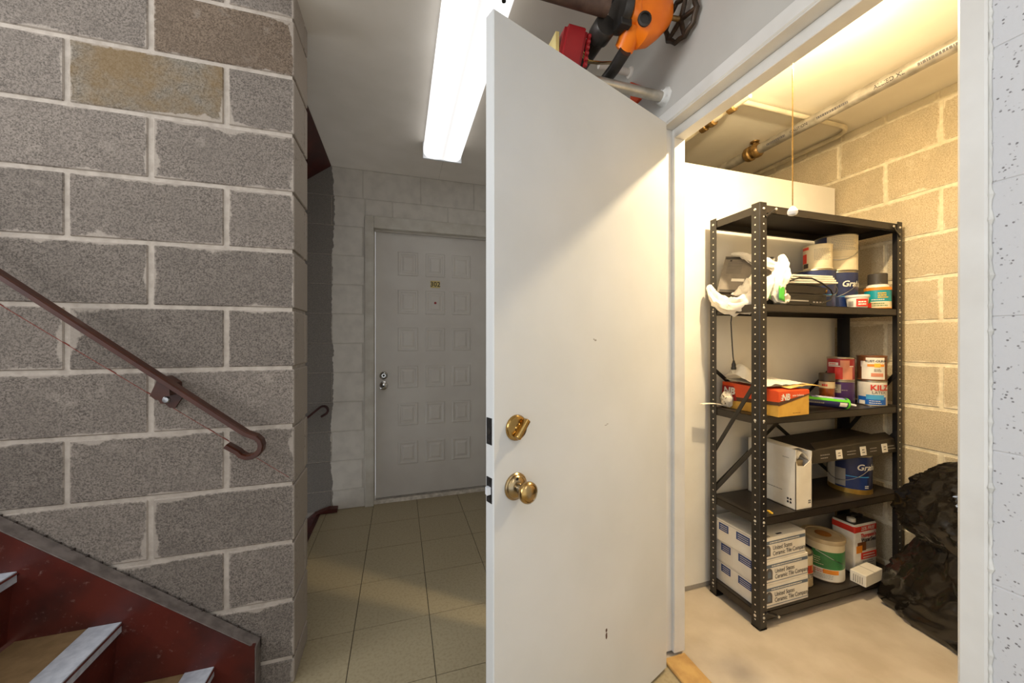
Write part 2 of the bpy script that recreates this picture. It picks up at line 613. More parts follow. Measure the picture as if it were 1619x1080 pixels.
cf = MB().box(RX, KX, 0.12, 2.6, -0.12, -0.002).build('floor_closet', 'concrete_floor')
tag(cf, 'bare pale concrete floor of the storage closet', 'floor', kind='structure')
sill = MB().box(RX - 0.012, RX + 0.085, 0.394, 1.144, -0.001, 0.012, 0.003).build('trim_1', 'wood_sill')
tag(sill, 'worn wooden sill across the closet doorway', 'sill', kind='structure')

ce = MB()
ce.box(-0.46, RX + 0.1, -1.5, FY + 0.05, CZ, CZ + 0.12)
ceil = ce.build('ceiling', 'ceiling_paint')
tag(ceil, 'flat greyish painted hallway ceiling', 'ceiling', kind='structure')
MB().box(0.285, 0.287, 2.36, FY, CZ - 0.0015, CZ + .001).build('joint_line', 'far_mortar', ceil)
cc = MB().box(RX + 0.1, KX + 0.2, 0.1, 2.6, KZ, KZ + 0.12).build('ceiling_closet', 'closet_ceiling_paint')
tag(cc, 'cream painted ceiling of the storage closet', 'ceiling', kind='structure')

# stair wall of grey concrete blocks, ending square at the hall
TH = 0.194
EX = -0.353
wl = MB()
wl.box(-3.0, EX - 0.007, WY + 0.004, WY + TH - 0.004, 0.0, 4.0)
wall_left = wl.build('wall_left', 'mortar')
tag(wall_left, 'bare grey concrete block wall beside the stairs', 'wall', kind='structure')
BP, BL, BJ = 0.2032, 0.4064, 0.0130
me_full = box_mesh('block', BL - BJ, 0.05, BP - BJ, 'block_full', 0.003)
me_brown = box_mesh('block', BL - BJ, 0.05, BP - BJ, 'block_brown', 0.003)
me_stain = box_mesh('block', BL - BJ, 0.05, BP - BJ, 'block_stained', 0.003)
me_end = box_mesh('block', BL - BJ * .6, TH, BP - BJ, 'block_full', 0.003)
me_end_b = box_mesh('block', BL - BJ * .6, TH, BP - BJ, 'block_brown', 0.003)
me_hend = box_mesh('block', BL / 2 - BJ * .6, TH - 0.048, BP - BJ, 'block_half', 0.003)
me_back = box_mesh('block', BL - BJ * .6, 0.037, BP - BJ, 'block_full', 0.003)
wi = ROOTM[wall_left.name].inverted()
for k in range(-1, 13):
    z0 = 0.088 + BP * k
    zc = z0 + BP / 2
    half = k % 2 == 1
    if k == -1:
        hb_ = 0.088 - BJ / 2 - .002
        inst(box_mesh('block', BL / 2 - BJ * .6, TH, hb_, 'block_half', .003), 'block', wi @ Vector((EX - BL / 4 + BJ * .3, WY, .002 + hb_ / 2)), wall_left)
        me_low = box_mesh('block', BL - BJ, .05, hb_, 'block_full', .003)
        for q in range(5):
            inst(me_low, 'block', wi @ Vector((EX - BL / 2 - BL * (q + .5), WY, .002 + hb_ / 2)), wall_left)
        continue
    if half:
        inst(me_hend, 'block', wi @ Vector((EX - BL / 4 + BJ * .3, WY, zc)), wall_left)
        inst(me_back, 'block', wi @ Vector((EX - BL / 2 + BJ * .3, WY + TH - 0.037, zc)), wall_left)
        xs = EX - BL / 2
    else:
        inst(me_end_b if k == 10 else me_end, 'block', wi @ Vector((EX - BL / 2 + BJ * .3, WY, zc)), wall_left)
        xs = EX - BL
    for q in range(5):
        xc = xs - BL * (q + .5)
        me = me_full
        if k == 9 and q == 0:
            me = me_stain
        if k == 10 and q > 2:
            me = me_brown
        inst(me, 'block', wi @ Vector((xc, WY, zc)), wall_left)
# red snapped line that follows the stair
dz = (1.306 - 0.72) / (-1.109 + 0.363)
pts = [(-2.3, WY - .0012, .72 + dz * (-2.3 + .363)), (-0.37, WY - .0012, .722)]
MB().prism([(pts[0][0], pts[0][2] - .0016), (pts[1][0], pts[1][2] - .0008), (pts[1][0], pts[1][2] + .0008), (pts[0][0], pts[0][2] + .0016)], 'y', WY - .0008, WY + .004).build('chalk_line', 'red_chalk', wall_left, label='thin red snapped line')

# far wall, painted block with a bare grey strip
DX0, DX1, DZT = -0.238, 0.775, 2.088     # opening taken by the door frame
wf = MB()
for (a, b_, c, d) in ((-3.0, DX0, -1.6, CZ), (DX1, RX + .1, 0, CZ), (DX0, DX1, DZT, CZ), (-3.0, -0.46, CZ, 4.0)):
    wf.box(a, b_, FY + 0.003, FY + 0.2, c, d)
wall_far = wf.build('wall_far', 'far_mortar')
tag(wall_far, 'far block wall painted off-white, bare grey at its left edge', 'wall', kind='structure')
FP = 0.2085
for r_ in range(-4, 12):
    z0, z1 = 0.137 - FP + FP * r_, 0.137 + FP * r_
    off = 0.0 if r_ % 2 else BL / 2
    for q in range(-4, 5):
        a = -0.66 + off + BL * (q - 1)
        b_ = a + BL
        z1c = min(z1, CZ - 0.002)
        z0c = z0
        segs = []
        if z1c <= DZT + .01:
            segs = [(a, min(b_, DX0)), (max(a, DX1), b_)]
        else:
            segs = [(a, b_)]
            if z0c < DZT and b_ > DX0 and a < DX1:
                segs = [(a, min(b_, DX0)), (max(a, DX1), b_)]
                mid = (max(a, DX0), min(b_, DX1))
                if mid[1] - mid[0] > .03:
                    MB().box(mid[0] + .003, mid[1] - .003, FY, FY + .03, DZT + .012, z1c - .003, .0025).build('block', 'far_block', wall_far)
        for s0, s1 in segs:
            s1 = min(s1, RX)
            s0 = max(s0, -1.6)
            if s1 - s0 < 0.03:
                continue
            if z1 < 0 and s1 > -0.5:
                s1 = -0.56
                if s1 - s0 < .03:
                    continue
            MB().box(s0 + .003, s1 - .003, FY, FY + .03, max(z0c + .003, .001) if s1 > -.5 else z0c + .003, z1c - .003, .0025).build('block', 'far_block', wall_far)

# closet wall on the right of the hall, with the doorway opening
OY0, OY1, OZ = 0.392, 1.162, 2.002
WT = 0.095
wr = MB()
wr.box(RX, RX + WT, OY1 + .02, FY + .1, 0, CZ)
wr.box(RX, RX + WT, OY0 - .02, OY1 + .02, OZ + .02, CZ)
wall_right = wr.build('wall_right', 'smooth_wall_paint')
tag(wall_right, 'smooth grey painted wall above and beyond the closet doorway', 'wall', kind='structure')
wn = MB().box(RX + .0012, RX + WT, -1.5, OY0 - .02, 0, CZ).build('wall_right_near', 'speckled_wall_paint')
tag(wn, 'pale speckled painted block wall nearest on the right', 'wall', kind='structure')
ni = ROOTM[wn.name].inverted()
for k in range(-1, 13):
    z0 = 0.114 + 0.225 * k
    for q in range(6):
        y1 = OY0 - .036 - BL * (q - (.5 if k % 2 else 0))
        y0 = y1 - BL
        y1 = min(y1, OY0 - .036)
        zz0, zz1 = max(z0, 0), min(z0 + .225, CZ)
        if zz1 - zz0 > .01:
            MB().box(RX, RX + .02, y0 + .001, y1 - .001, zz0 + .001, zz1 - .001, .0012).build('block', 'speckled_wall_paint', wn)

# doorway frame: jambs, header, stops, hall-side casing
tf = thing('trim_2', 'off-white painted frame around the closet doorway', 'door frame', (RX + .05, .77, 0), kind='structure')
fx0, fx1 = RX - 0.004, RX + 0.092
MB().box(fx0 + .004, fx1, OY1, OY1 + .02, 0.012, OZ + .02, .002).build('jamb', 'frame_paint', tf)
MB().box(fx0, fx1, OY0 - .02, OY0, 0.0, OZ + .02, .002).build('jamb', 'frame_paint', tf)
MB().box(fx0, fx1, OY0, OY1, OZ, OZ + .02, .002).build('header', 'frame_paint', tf)
MB().box(RX + .042, fx1, OY1 - .014, OY1, 0.012, OZ, .002).build('stop', 'frame_paint', tf)
MB().box(RX + .042, fx1, OY0, OY0 + .014, 0.012, OZ, .002).build('stop', 'frame_paint', tf)
MB().box(RX + .042, fx1, OY0 + .014, OY1 - .014, OZ - .036, OZ, .002).build('stop', 'frame_paint', tf)
MB().box(RX - .008, RX + .006, OY0 - .036, OY1 + .02, OZ + .004, OZ + .05, .003).build('casing', 'frame_paint', tf)
MB().box(RX - .008, RX + .006, OY0 - .036, OY0 - .002, 0.0, OZ + .004, .003).build('casing', 'frame_paint', tf)
cb = MB()
ptsb = [(RX - .002, OY0 - .0372 - .002 * abs(fbm((i * .31, 9, 2))), i * .0085) for i in range(242)]
cb.tube(ptsb, [.0022 + .0045 * max(0, fbm((i * .45, 3, 1))) for i in range(242)], 6)
cb.build('caulk_bead', 'plaster', tf, kind='stuff')
MB().box(RX + .004, RX + .03, OY0 - .0012, OY0 + .0015, .79, .87).build('strike_plate', 'brass_worn', tf)

# closet shell
pw = MB().box(RX + .095, 2.338, 1.437, 1.455, 0.0, 2.053, .002).build('wall_partition', 'partition_paint')
tag(pw, 'cream plywood partition behind the shelving, short of the ceiling', 'partition', kind='structure')
MB().box(RX + .1, 2.33, 1.4345, 1.4375, 0.0, .02).build('base_strip', 'label_grey', pw)  # thin grey strip along the foot of the partition
wk = MB().box(KX + .004, KX + .2, 0.1, 2.6, 0, KZ).build('wall_closet_back', 'closet_mortar')
tag(wk, 'bare tan concrete block wall at the back of the closet', 'wall', kind='structure')
cbme = box_mesh('block', BL - BJ, 0.03, BP - BJ, 'closet_block', 0.003)
ki = ROOTM[wk.name].inverted()
for k in range(-1, 12):
    z0 = 0.071 + BP * k
    off = 1.031 if k % 2 == 0 else 1.231
    zz0, zz1 = max(z0, 0.0), min(z0 + BP, KZ)
    if k == 11 or zz1 - zz0 < BP - .001:
        off2, L2 = (off, .19) if k >= 10 else (off, BL)
        q = -8
        y = off - 8 * L2
        while y < 2.5:
            if y > .1 and zz1 - zz0 > .02:
                MB().box(KX, KX + .03, y + .005, y + L2 - .005, zz0 + .005, zz1 - .004, .003).build('block', 'closet_block', wk)
            y += L2
        continue
    for q in range(-3, 4):
        yc = off + BL * (q + .5)
        if yc - BL / 2 < 0.1 or yc + BL / 2 > 2.7:
            continue
        inst(cbme, 'block', ki @ Vector((KX, yc, z0 + BP / 2)), wk, R(-90))
tag(MB().box(RX + WT, KX + .2, 0.0, 0.12, 0, KZ).build('wall_closet_near', 'partition_paint'), 'painted near side wall of the closet', 'wall', kind='structure')
tag(MB().box(RX + WT, KX + .2, 2.6, 2.7, 0, KZ).build('wall_closet_far', 'partition_paint'), 'painted far end wall of the closet behind the partition', 'wall', kind='structure')
tag(MB().box(RX + .004, RX + WT, 0.0, .372, CZ, CZ + .1).build('trim_3', 'smooth_wall_paint'), 'capping strip above the near block wall', 'trim', kind='structure')

# stairwell end wall with its window (daylight comes through here)
we = MB()
we.box(-3.1, -3.0, -1.5, -0.5, 0, 4.0)
we.box(-3.1, -3.0, 1.2, WY + TH, 0, 4.0)
we.box(-3.1, -3.0, -0.5, 1.2, 0, 1.4)
we.box(-3.1, -3.0, -0.5, 1.2, 2.9, 4.0)
wse = we.build('wall_stairwell', 'smooth_wall_paint')
tag(wse, 'painted end wall of the stairwell with a window', 'wall', kind='structure')
wd = thing('window_1', 'white framed stairwell window above the stairs', 'window', (-3.05, .35, 1.4), kind='structure')
for (a, b_, c, d) in ((-.5, 1.2, 1.4, 1.44), (-.5, 1.2, 2.86, 2.9), (-.5, -.46, 1.44, 2.86), (1.16, 1.2, 1.44, 2.86), (.33, .37, 1.44, 2.86)):
    MB().box(-3.08, -3.02, a, b_, c, d, .003).build('window_frame', 'frame_paint', wd)

# ------------------------------------------------------------------ far entrance door
fr = thing('trim_4', 'weathered off-white steel frame around the far entrance door', 'door frame', (.264, FY, 0), kind='structure')
FD = FY + 0.04       # face of the far door
for x0, x1 in ((DX0, DX0 + .06), (DX1 - .06 + .0, DX1)):
    MB().box(x0, x1, FY - .022, FD + .05, 0.0, DZT + .012, .004).build('jamb', 'far_frame_paint', fr)
MB().box(DX0 + .06, DX1 - .06, FY - .022, FD + .05, DZT - .075, DZT + .012, .004).build('header', 'far_frame_paint', fr)
MB().box(DX0 + .06, DX1 - .06, FD - .018, FD - .004, DZT - .088, DZT - .075).build('stop', 'far_mortar', fr)
MB().box(DX0 + .06, DX0 + .066, FD - .018, FD + .02, 0.03, DZT - .08).build('stop', 'far_mortar', fr)
th = MB().prism([(FY + .01, 0), (FY + .025, .022), (FD + .06, .028), (FD + .06, 0)], 'x', DX0 + .06, DX1 - .06).build('trim_5', 'sill_metal')
tag(th, 'flat metal threshold under the far entrance door', 'threshold', kind='structure')
fd = thing('door_1', 'white panelled entrance door numbered 302 at the end of the hall', 'door', (.264, FD, 0.032), kind='structure')
dx0, dx1, dzt = DX0 + .068, DX1 - .063, DZT - .082
MB().box(dx0, dx1, FD, FD + .045, 0.032, dzt, .003).build('slab', 'far_door_paint', fd)
pcx = [.062, .264, .466]
pz = [(1.866, 1.686), (1.580, 1.398), (1.296, 1.118), (1.006, .840), (.727, .556), (.438, .264)]
for z1, z0 in pz:
    for cx in pcx:
        pm = MB()
        w = .074
        lv = [(w, 0, 0.0), (w - .006, .006, .0055), (w - .016, .016, .0055), (w - .022, .022, .0012), (w - .031, .031, .0012), (w - .044, .044, .0065)]
        rings = []
        for hw, ins, dep in lv:
            y = FD - dep
            rings.append([(cx - hw, y, z0 + ins), (cx + hw, y, z0 + ins), (cx + hw, y, z1 - ins), (cx - hw, y, z1 - ins)])
        pm.ring_loft(rings)
        pm.build('panel', 'far_door_paint', fd)
np_ = MB().box(.264 - .036, .264 + .036, FD - .004, FD, 1.604, 1.658, .0015).build('number_plate', 'pale_label', fd)
text_on('302', .052, 'ink', np_, flat_fn((.264, FD - .004, 1.630), (1, 0, 0), (0, 0, 1)), bold=.012)
MB().lathe([(.009, 0), (.009, .006), (.005, .008), (.001, .008)], (.264, FD - .004, 1.487), (0, -1, 0), 14).build('peephole', 'can_red', fd)
db = MB().lathe([(.029, 0), (.029, .006), (.022, .014), (.019, .015), (.014, .010), (.001, .010)], (-.112, FD, .938), (0, -1, 0), 22).build('deadbolt', 'chrome', fd, True)
MB().lathe([(.009, 0), (.009, .004), (.001, .004)], (-.112, FD - .010, .938), (0, -1, 0), 14).build('keyhole_disc', 'black_metal', db)
kb = MB().lathe([(.030, 0), (.030, .005), (.013, .010), (.012, .030), (.024, .036), (.029, .048), (.027, .060), (.016, .066), (.001, .067)], (-.112, FD, .866), (0, -1, 0), 22).build('door_knob', 'chrome', fd, True)
MB().lathe([(.007, 0), (.007, .002), (.001, .002)], (-.112, FD - .067, .866), (0, -1, 0), 12).build('keyhole_disc', 'black_metal', kb)

# ------------------------------------------------------------------ closet door, swung open into the hall
HX, HY = 0.927, 1.108
DANG = math.atan2(0.845 - HY, 0.213 - HX)           # direction from hinge to free edge
DW, DT = math.hypot(0.845 - HY, 0.213 - HX), 0.034
dr = thing('door_2', 'plain white closet door standing open with brass knob and deadbolt', 'door', (HX, HY, 0.0), DANG, kind='structure')
# local axes: x from hinge to free edge, +y towards the camera side, face at y=0, slab behind at -y
def dmb():
    return MB()
dmb().box(0, DW, -DT, 0, 0.012, 1.990, .0025).build('slab', 'door_paint', dr, local=True)
# deadbolt
rs = dmb().lathe([(.032, 0), (.032, .004), (.029, .008), (.012, .012), (.011, .016), (.001, .016)], (.693, 0, .983), (0, 1, 0), 30).build('deadbolt_rose', 'brass', dr, True, True)
tt = MB()
tt.box(-.007, .007, .012, .030, -.027, .027, .004)
tt.bm.transform(Matrix.Translation((.690, 0, .983)) @ Matrix.Rotation(R(-38), 4, 'Y'))
tt.build('thumb_turn', 'brass', rs, True, True)
# knob
kr = dmb().lathe([(.0335, 0), (.0335, .004), (.031, .007), (.029, .007), (.027, .011), (.019, .016), (.012, .018), (.0105, .031), (.014, .035), (.0225, .039), (.0255, .046), (.026, .051), (.0245, .056), (.0205, .059), (.0195, .0575), (.014, .061), (.001, .0625)], (.695, 0, .838), (0, 1, 0), 36).build('door_knob', 'brass_worn', dr, True, True)
for sg in (-1, 1):
    dmb().lathe([(.0035, 0), (.0035, .0015), (.001, .0015)], (.695 + .005 * sg, .0145, .838 + .024 * sg), (0, 1, 0), 10).build('rose_screw', 'black_metal', kr, local=True)
# edge hardware on the free edge
for z0, z1, nm in ((.949, 1.013, 'deadbolt_plate'), (.809, .870, 'latch_plate')):
    pl = dmb().box(DW - .001, DW + .0012, -DT + .006, -.006, z0, z1).build(nm, 'black_metal', dr, local=True)
    for zz in (z0 + .009, z1 - .009):
        dmb().lathe([(.0035, 0), (.0035, .001), (.001, .001)], (DW + .0012, -DT / 2, zz), (1, 0, 0), 10).build('plate_screw', 'dark_pipe', pl, local=True)
dmb().prism([(DW, -.024), (DW + .010, -.020), (DW + .012, -.009), (DW, -.009)], 'z', .831, .848).build('latch_bolt', 'plastic_white', dr, local=True)
dmb().lathe([(.008, 0), (.008, .0016), (.001, .0016)], (DW + .0012, -DT / 2, .981), (1, 0, 0), 12).build('deadbolt_end', 'dark_pipe', dr, local=True)
for z in (.22, 1.0, 1.78):
    hg = MB().cyl((-.006, -DT * .4, z - .045), (-.006, -DT * .4, z + .045), .0055, seg=10).build('hinge', 'frame_paint', dr, True, True)
    MB().box(-.006, .0015, -DT + .004, -DT * .4, z - .045, z + .045).build('hinge_leaf', 'frame_paint', hg, local=True)
# scuffs and chips in the paint
for (x, z, w, h, mm) in ((.393, 1.2, .005, .003, 'label_grey'), (.400, 1.203, .003, .002, 'label_grey'), (.342, .311, .004, .006, 'box_brown'), (.342, .294, .004, .011, 'box_brown'), (.345, .94, .006, .0012, 'label_grey'), (.337, .943, .005, .0012, 'label_grey')):
    MB().prism([(x - w, z - h * .4), (x - w * .2, z - h), (x + w * .8, z - h * .6), (x + w, z + h * .5), (x, z + h), (x - w * .8, z + h * .7)], 'y', -.001, .0003).build('paint_chip', mm, dr, local=True)

# ------------------------------------------------------------------ stairs
RUN, RISE = 0.233, 0.195
SL = 0.78
st = thing('staircase', 'oxblood painted steel staircase climbing left along the block wall', 'stairs', (-1.4, .9, 0))
SY0, SY1 = 1.400, 1.452
top = lambda x: 0.196 + SL * (-0.468 - x)
sm = MB().prism([(-.455, 0), (-.455, top(-.468)), (-.47, top(-.47)), (-2.75, top(-2.75)), (-2.75, top(-2.75) - .36), (-.66, 0)], 'y', SY0, SY0 + .012)
s1 = sm.build('stringer', 'scuffed_oxblood', st)
MB().prism([(-.452, 0), (-.452, top(-.452) + .004), (-2.75, top(-2.75) + .004), (-2.75, top(-2.75) - .012), (-.462, top(-.452) - .02), (-.462, 0)], 'y', SY0 + .002, SY1 - .008).build('flange', 'dusty_steel', s1)
dj = MB()
n_ = 70
for i in range(n_):
    xa = -.452 - i * .0325
    dj.box(xa - .0325, xa, SY1 - .012, SY1 + .001, top(xa) - .03, top(xa) + .004 + .006 * abs(fbm((i * .9, 0, 5))), 0)
dj.build('caulk_joint', 'dirt_joint', s1, kind='stuff')
MB().prism([(-.455, 0), (-.455, top(-.468)), (-2.75, top(-2.75)), (-2.75, top(-2.75) - .36), (-.66, 0)], 'y', .30, .312).build('stringer', 'scuffed_oxblood', st)
for i in range(9):
    nx, nz = -.562 - RUN * i, .155 + RISE * i
    td = MB().box(nx - RUN - .01, nx - .082, .312, SY0, nz - .028, nz, 0).build('tread', 'tread_tile', st)
    MB().box(nx - .082, nx - .004, .312, SY0, nz - .028, nz + .003, .001).build('nosing', 'tread_nosing', td)
    MB().prism([(nx, nz - .004), (nx - .006, nz + .001), (nx - .014, nz - .03), (nx - .026, nz - RISE + (.0 if i else .04)), (nx - .04, nz - RISE + (.0 if i else .04)), (nx - .03, nz - .028)], 'y', .312, SY0).build('riser', 'scuffed_oxblood', td)

# handrail on the stair wall
hr = thing('handrail', 'brown steel handrail with hooked end on the grey block wall', 'handrail', (-.71, 1.43, .85))
RY = 1.375
dzr = (1.378 - .892) / (-1.045 + .458)
pts = [(-2.3, RY, .892 + dzr * (-2.3 + .458)), (-1.2, RY, .892 + dzr * (-1.2 + .458)), (-.47, RY, .902)]
cxr, czr, rr = -.472, .860, .034
for k in range(0, 9):
    a = R(55 - k * 26)
    pts.append((cxr + .012 + rr * math.cos(a), RY, czr + rr * math.sin(a)))
pts.append((-.522, RY, .868))
MB().tube(pts, .01, flat=(.019, .0085)).build('rail', 'rail_brown', hr, False)
bp = MB()
poly = [(-.752, 1.022), (-.742, 1.012), (-.733, 1.010), (-.727, .998), (-.716, .998), (-.704, .984), (-.690, .982), (-.668, 1.020), (-.672, 1.040), (-.700, 1.060), (-.735, 1.036)]
bp.prism(poly, 'y', WY - .010, WY - .004)
brk = bp.build('wall_bracket', 'rail_brown', hr)
MB().prism([(-.722, 1.030), (-.672, 1.030), (-.674, 1.066), (-.700, 1.088)], 'y', RY + .005, WY - .004).build('bracket_arm', 'rail_brown', brk)
MB().lathe([(.0105, 0), (.0105, .003), (.008, .006), (.001, .0065)], (-.712, WY - .010, 1.010), (0, -1, 0), 14).build('screw', 'zinc', brk, True)

# stairs leading down beyond the block wall, and the flight above it
sd = thing('lower_staircase', 'dark oxblood stair going down behind the block wall end', 'stairs', (-.9, 2.2, -.6))
MB().box(-.545, -.522, 1.66, FY - .03, -.16, .004).build('nosing', 'oxblood_steel', sd)
MB().prism([(-.415, 0.004), (-.415, .030), (-.47, .034), (-.56, .006), (-2.2, -1.27), (-2.2, -1.6), (-.522, -.25), (-.522, .004)], 'y', FY - .052, FY - .004).build('stringer', 'scuffed_oxblood', sd)
for i in range(6):
    MB().box(-.545 - RUN * (i + 1), -.545 - RUN * i, 1.66, FY - .055, -.19 * (i + 1) - .03, -.19 * (i + 1)).build('tread', 'dirt_joint', sd)
    MB().box(-.555 - RUN * i, -.545 - RUN * i, 1.66, FY - .055, -.19 * (i + 1), -.19 * i - .03).build('riser', 'oxblood_steel', sd)
su = MB()
su.prism([(-.462, 2.52), (-.462, 2.425), (-.60, 2.32), (-2.2, 1.07), (-2.2, 1.35), (-.62, 2.58)], 'y', 1.655, FY - .004)
tag(su.build('upper_stair_soffit', 'oxblood_steel'), 'dark oxblood underside of the flight overhead, beside the ceiling edge', 'stairs')
lr = MB()
pts = [(-1.2, FY - .05, .16), (-.60, FY - .05, .672), (-.535, FY - .05, .728)]
for k in range(0, 9):
    a = R(125 - k * 24)
    pts.append((-.502 + .030 * math.cos(a), FY - .05, .716 + .030 * math.sin(a)))
pts.append((-.513, FY - .05, .675))
lr.tube(pts, .008, flat=(.016, .0065))
lrt = thing('lower_handrail', 'dark hooked handrail end on the bare grey strip of far wall', 'handrail', (-.6, FY - .03, .5))
lr.build('rail', 'oxblood_steel', lrt)
MB().box(-.80, -.76, FY - .045, FY, .49, .53).build('wall_bracket', 'oxblood_steel', lrt)

# ------------------------------------------------------------------ hallway ceiling lamp
def ceiling_light(label, y0, lens):
    cl = thing('ceiling_light', label, 'light fixture', (.258, y0 + .61, CZ - .1), group='hallway ceiling lights')
    y1 = y0 + 1.22
    prof = []
    for k in range(0, 13):
        a = PI + PI * k / 12
        prof.append((.258 + .118 * math.copysign(abs(math.cos(a)) ** .45, math.cos(a)), CZ - .045 + .052 * math.copysign(abs(math.sin(a)) ** .6, math.sin(a))))
    prof += [(.372, CZ - .012), (.144, CZ - .012)]
    MB().prism(prof, 'y', y0 + .012, y1 - .012).build('lens', lens, cl, True)
    MB().box(.146, .370, y0 + .01, y1 - .01, CZ - .014, CZ - .001).build('housing', 'plastic_white', cl)
    for ya, yb in ((y0, y0 + .012), (y1 - .012, y1)):
        MB().box(.138, .378, ya, yb, CZ - .103, CZ - .001, .002).build('end_cap', 'plastic_white', cl)
ceiling_light('long white fluorescent ceiling light leading towards the far entrance door', 1.12, 'lamp_lens')
ceiling_light('added fluorescent ceiling light out of view, brightening the hall and closet', -1.35, 'lamp_lens_fill')  # unseen fixture added behind the camera to fill hall and closet

# ------------------------------------------------------------------ sprinkler pipework above the closet door
PYY = 1.05
pp = thing('sprinkler_pipe', 'rusty brown horizontal sprinkler pipe under the hallway ceiling', 'pipe', (.35, PYY, 2.2))
MB().cyl((-.30, PYY, 2.285), (.645, PYY, 2.285), .030, seg=20).build('pipe', 'rust_pipe', pp, True)
hb = MB()
hb.tube([(.300, PYY, CZ), (.300, PYY - .036, 2.31), (.300, PYY - .036, 2.26), (.300, PYY, 2.232), (.300, PYY + .036, 2.26), (.300, PYY + .036, 2.31), (.300, PYY, CZ - .002)], .006, flat=(.010, .003))
hb.build('hanger', 'black_metal', pp)
MB().cyl((.296, PYY - .002, 2.205), (.296, PYY - .002, 2.245), .007, seg=8).build('hanger_bolt', 'black_metal', pp)

vl = thing('control_valve', 'orange cast control valve with black spoked handwheel above the closet door', 'valve', (.79, PYY, 2.2))
vb = MB()
rings = []
for x, ry, rz, zc in ((.712, .030, .030, 2.285), (.716, .052, .052, 2.285), (.735, .056, .056, 2.285), (.745, .048, .066, 2.275), (.775, .054, .080, 2.272), (.815, .054, .078, 2.285), (.850, .048, .064, 2.302), (.872, .040, .048, 2.310), (.884, .022, .024, 2.312), (.890, .006, .006, 2.312)):
    rings.append([(x, PYY + ry * math.copysign(abs(math.cos(2 * PI * k / 28)) ** .65, math.cos(2 * PI * k / 28)), zc + rz * math.copysign(abs(math.sin(2 * PI * k / 28)) ** .65, math.sin(2 * PI * k / 28))) for k in range(28)])
vb.ring_loft(rings)
vbo = vb.build('body', 'valve_orange', vl, True)
MB().lathe([(.040, -.02), (.036, .02), (.033, .04), (.033, .05), (.024, .056)], (.748, PYY + .012, 2.238), (-.12, .75, -.62), 18).build('drain_boss', 'valve_orange', vbo, True)
MB().lathe([(.022, 0), (.022, .006), (.016, .008), (.015, .002), (.001, .002)], (.750, PYY - .050, 2.228), (-.25, -.95, -.2), 18).build('port_ring', 'dark_pipe', vbo, True)
MB().lathe([(.060, 0), (.064, .006), (.064, .026), (.056, .032), (.001, .032)], (.682, PYY, 2.285), (1, 0, 0), 24).build('coupling_ring', 'dark_pipe', vl, True)
for a in (70, 250):
    c_ = Vector((.698, PYY + .062 * math.cos(R(a)), 2.285 + .062 * math.sin(R(a))))
    MB().box(c_.x - .02, c_.x + .02, c_.y - .012, c_.y + .012, c_.z - .012, c_.z + .012, .003).build('coupling_lug', 'black_metal', vl)
MB().lathe([(.024, 0), (.027, .004), (.027, .016), (.021, .018), (.019, .045), (.019, .12)], (.815, PYY - .01, 2.335), (.18, -.1, 1), 18).build('top_nipple', 'bright_galvanised', vl, True)
ax = Vector((.96, .12, .10)).normalized()
wc = Vector((.926, PYY - .012, 2.305))
MB().cyl(Vector((.884, PYY, 2.312)), wc, .008, seg=12).build('stem', 'cast_bronze', vl, True)
u = ax.orthogonal().normalized()
w_ = ax.cross(u)
wm = MB()
ptsw = [wc + (u * math.cos(2 * PI * k / 20) + w_ * math.sin(2 * PI * k / 20)) * (.062 + .003 * math.cos(10 * PI * k / 20 * 2)) for k in range(21)]
wm.tube(ptsw, .0085, 8)
for k in range(5):
    d = u * math.cos(2 * PI * k / 5) + w_ * math.sin(2 * PI * k / 5)
    wm.cyl(wc - ax * .004 * 0, wc + d * .062, .0085, .007, 8)
wm.lathe([(.012, -.008), (.013, .004), (.006, .010)], wc, ax, 12)
wm.build('handwheel', 'wheel_iron', vl, True)

ds = thing('drain_pipe', 'dark steel drain pipe running back from the orange valve', 'pipe', (.66, 1.2, 2.1))
MB().tube([(.655, PYY + .03, 2.245), (.655, 1.84, 2.245), (.662, 1.88, 2.245), (.68, 1.905, 2.245), (.71, 1.915, 2.245), (RX, 1.915, 2.245)], .030, 18).build('main_run', 'dark_pipe', ds, True)
MB().lathe([(.034, 0), (.038, .006), (.038, .05), (.034, .056)], (.655, PYY + .02, 2.245), (0, 1, 0), 18).build('collar', 'dark_pipe', ds, True)
MB().tube([(.735, PYY + .03, 2.185), (.735, PYY + .10, 2.172), (.735, 1.76, 2.165), (.745, 1.79, 2.165), (.775, 1.80, 2.165), (RX, 1.80, 2.165)], .021, 14).build('branch_run', 'dark_pipe', ds, True)
MB().tube([(.625, 1.16, 2.275), (.612, 1.165, 2.22), (.640, 1.17, 2.192), (.690, 1.17, 2.198), (.74, 1.17, 2.21)], .004, flat=(.012, .002)).build('strap', 'brass', ds)

fs = thing('flow_switch', 'dark red alarm switch box clamped under the sprinkler pipe', 'alarm box', (.55, 1.17, 2.1))
fb = MB()
fb.hexa([(.500, 1.12, 2.105), (.585, 1.12, 2.105), (.585, 1.22, 2.105), (.500, 1.22, 2.105), (.528, 1.10, 2.255), (.612, 1.10, 2.255), (.612, 1.22, 2.255), (.528, 1.22, 2.255)])
bmesh.ops.bevel(fb.bm, geom=fb.bm.edges[:], offset=.012, segments=3, affect='EDGES')
fbo = fb.build('housing', 'alarm_red', fs, True)
MB().prism([(1.13, 2.12), (1.21, 2.12), (1.21, 2.235), (1.13, 2.235)], 'x', .500, .512).build('label_patch', 'pale_label', fbo)
for k in range(6):
    MB().cyl((.598 - .004 + k * .003, 1.112, 2.13 + k * .02), (.604 + k * .003, 1.112, 2.13 + k * .02), .008, seg=8).build('cover_screw', 'alarm_red', fbo)
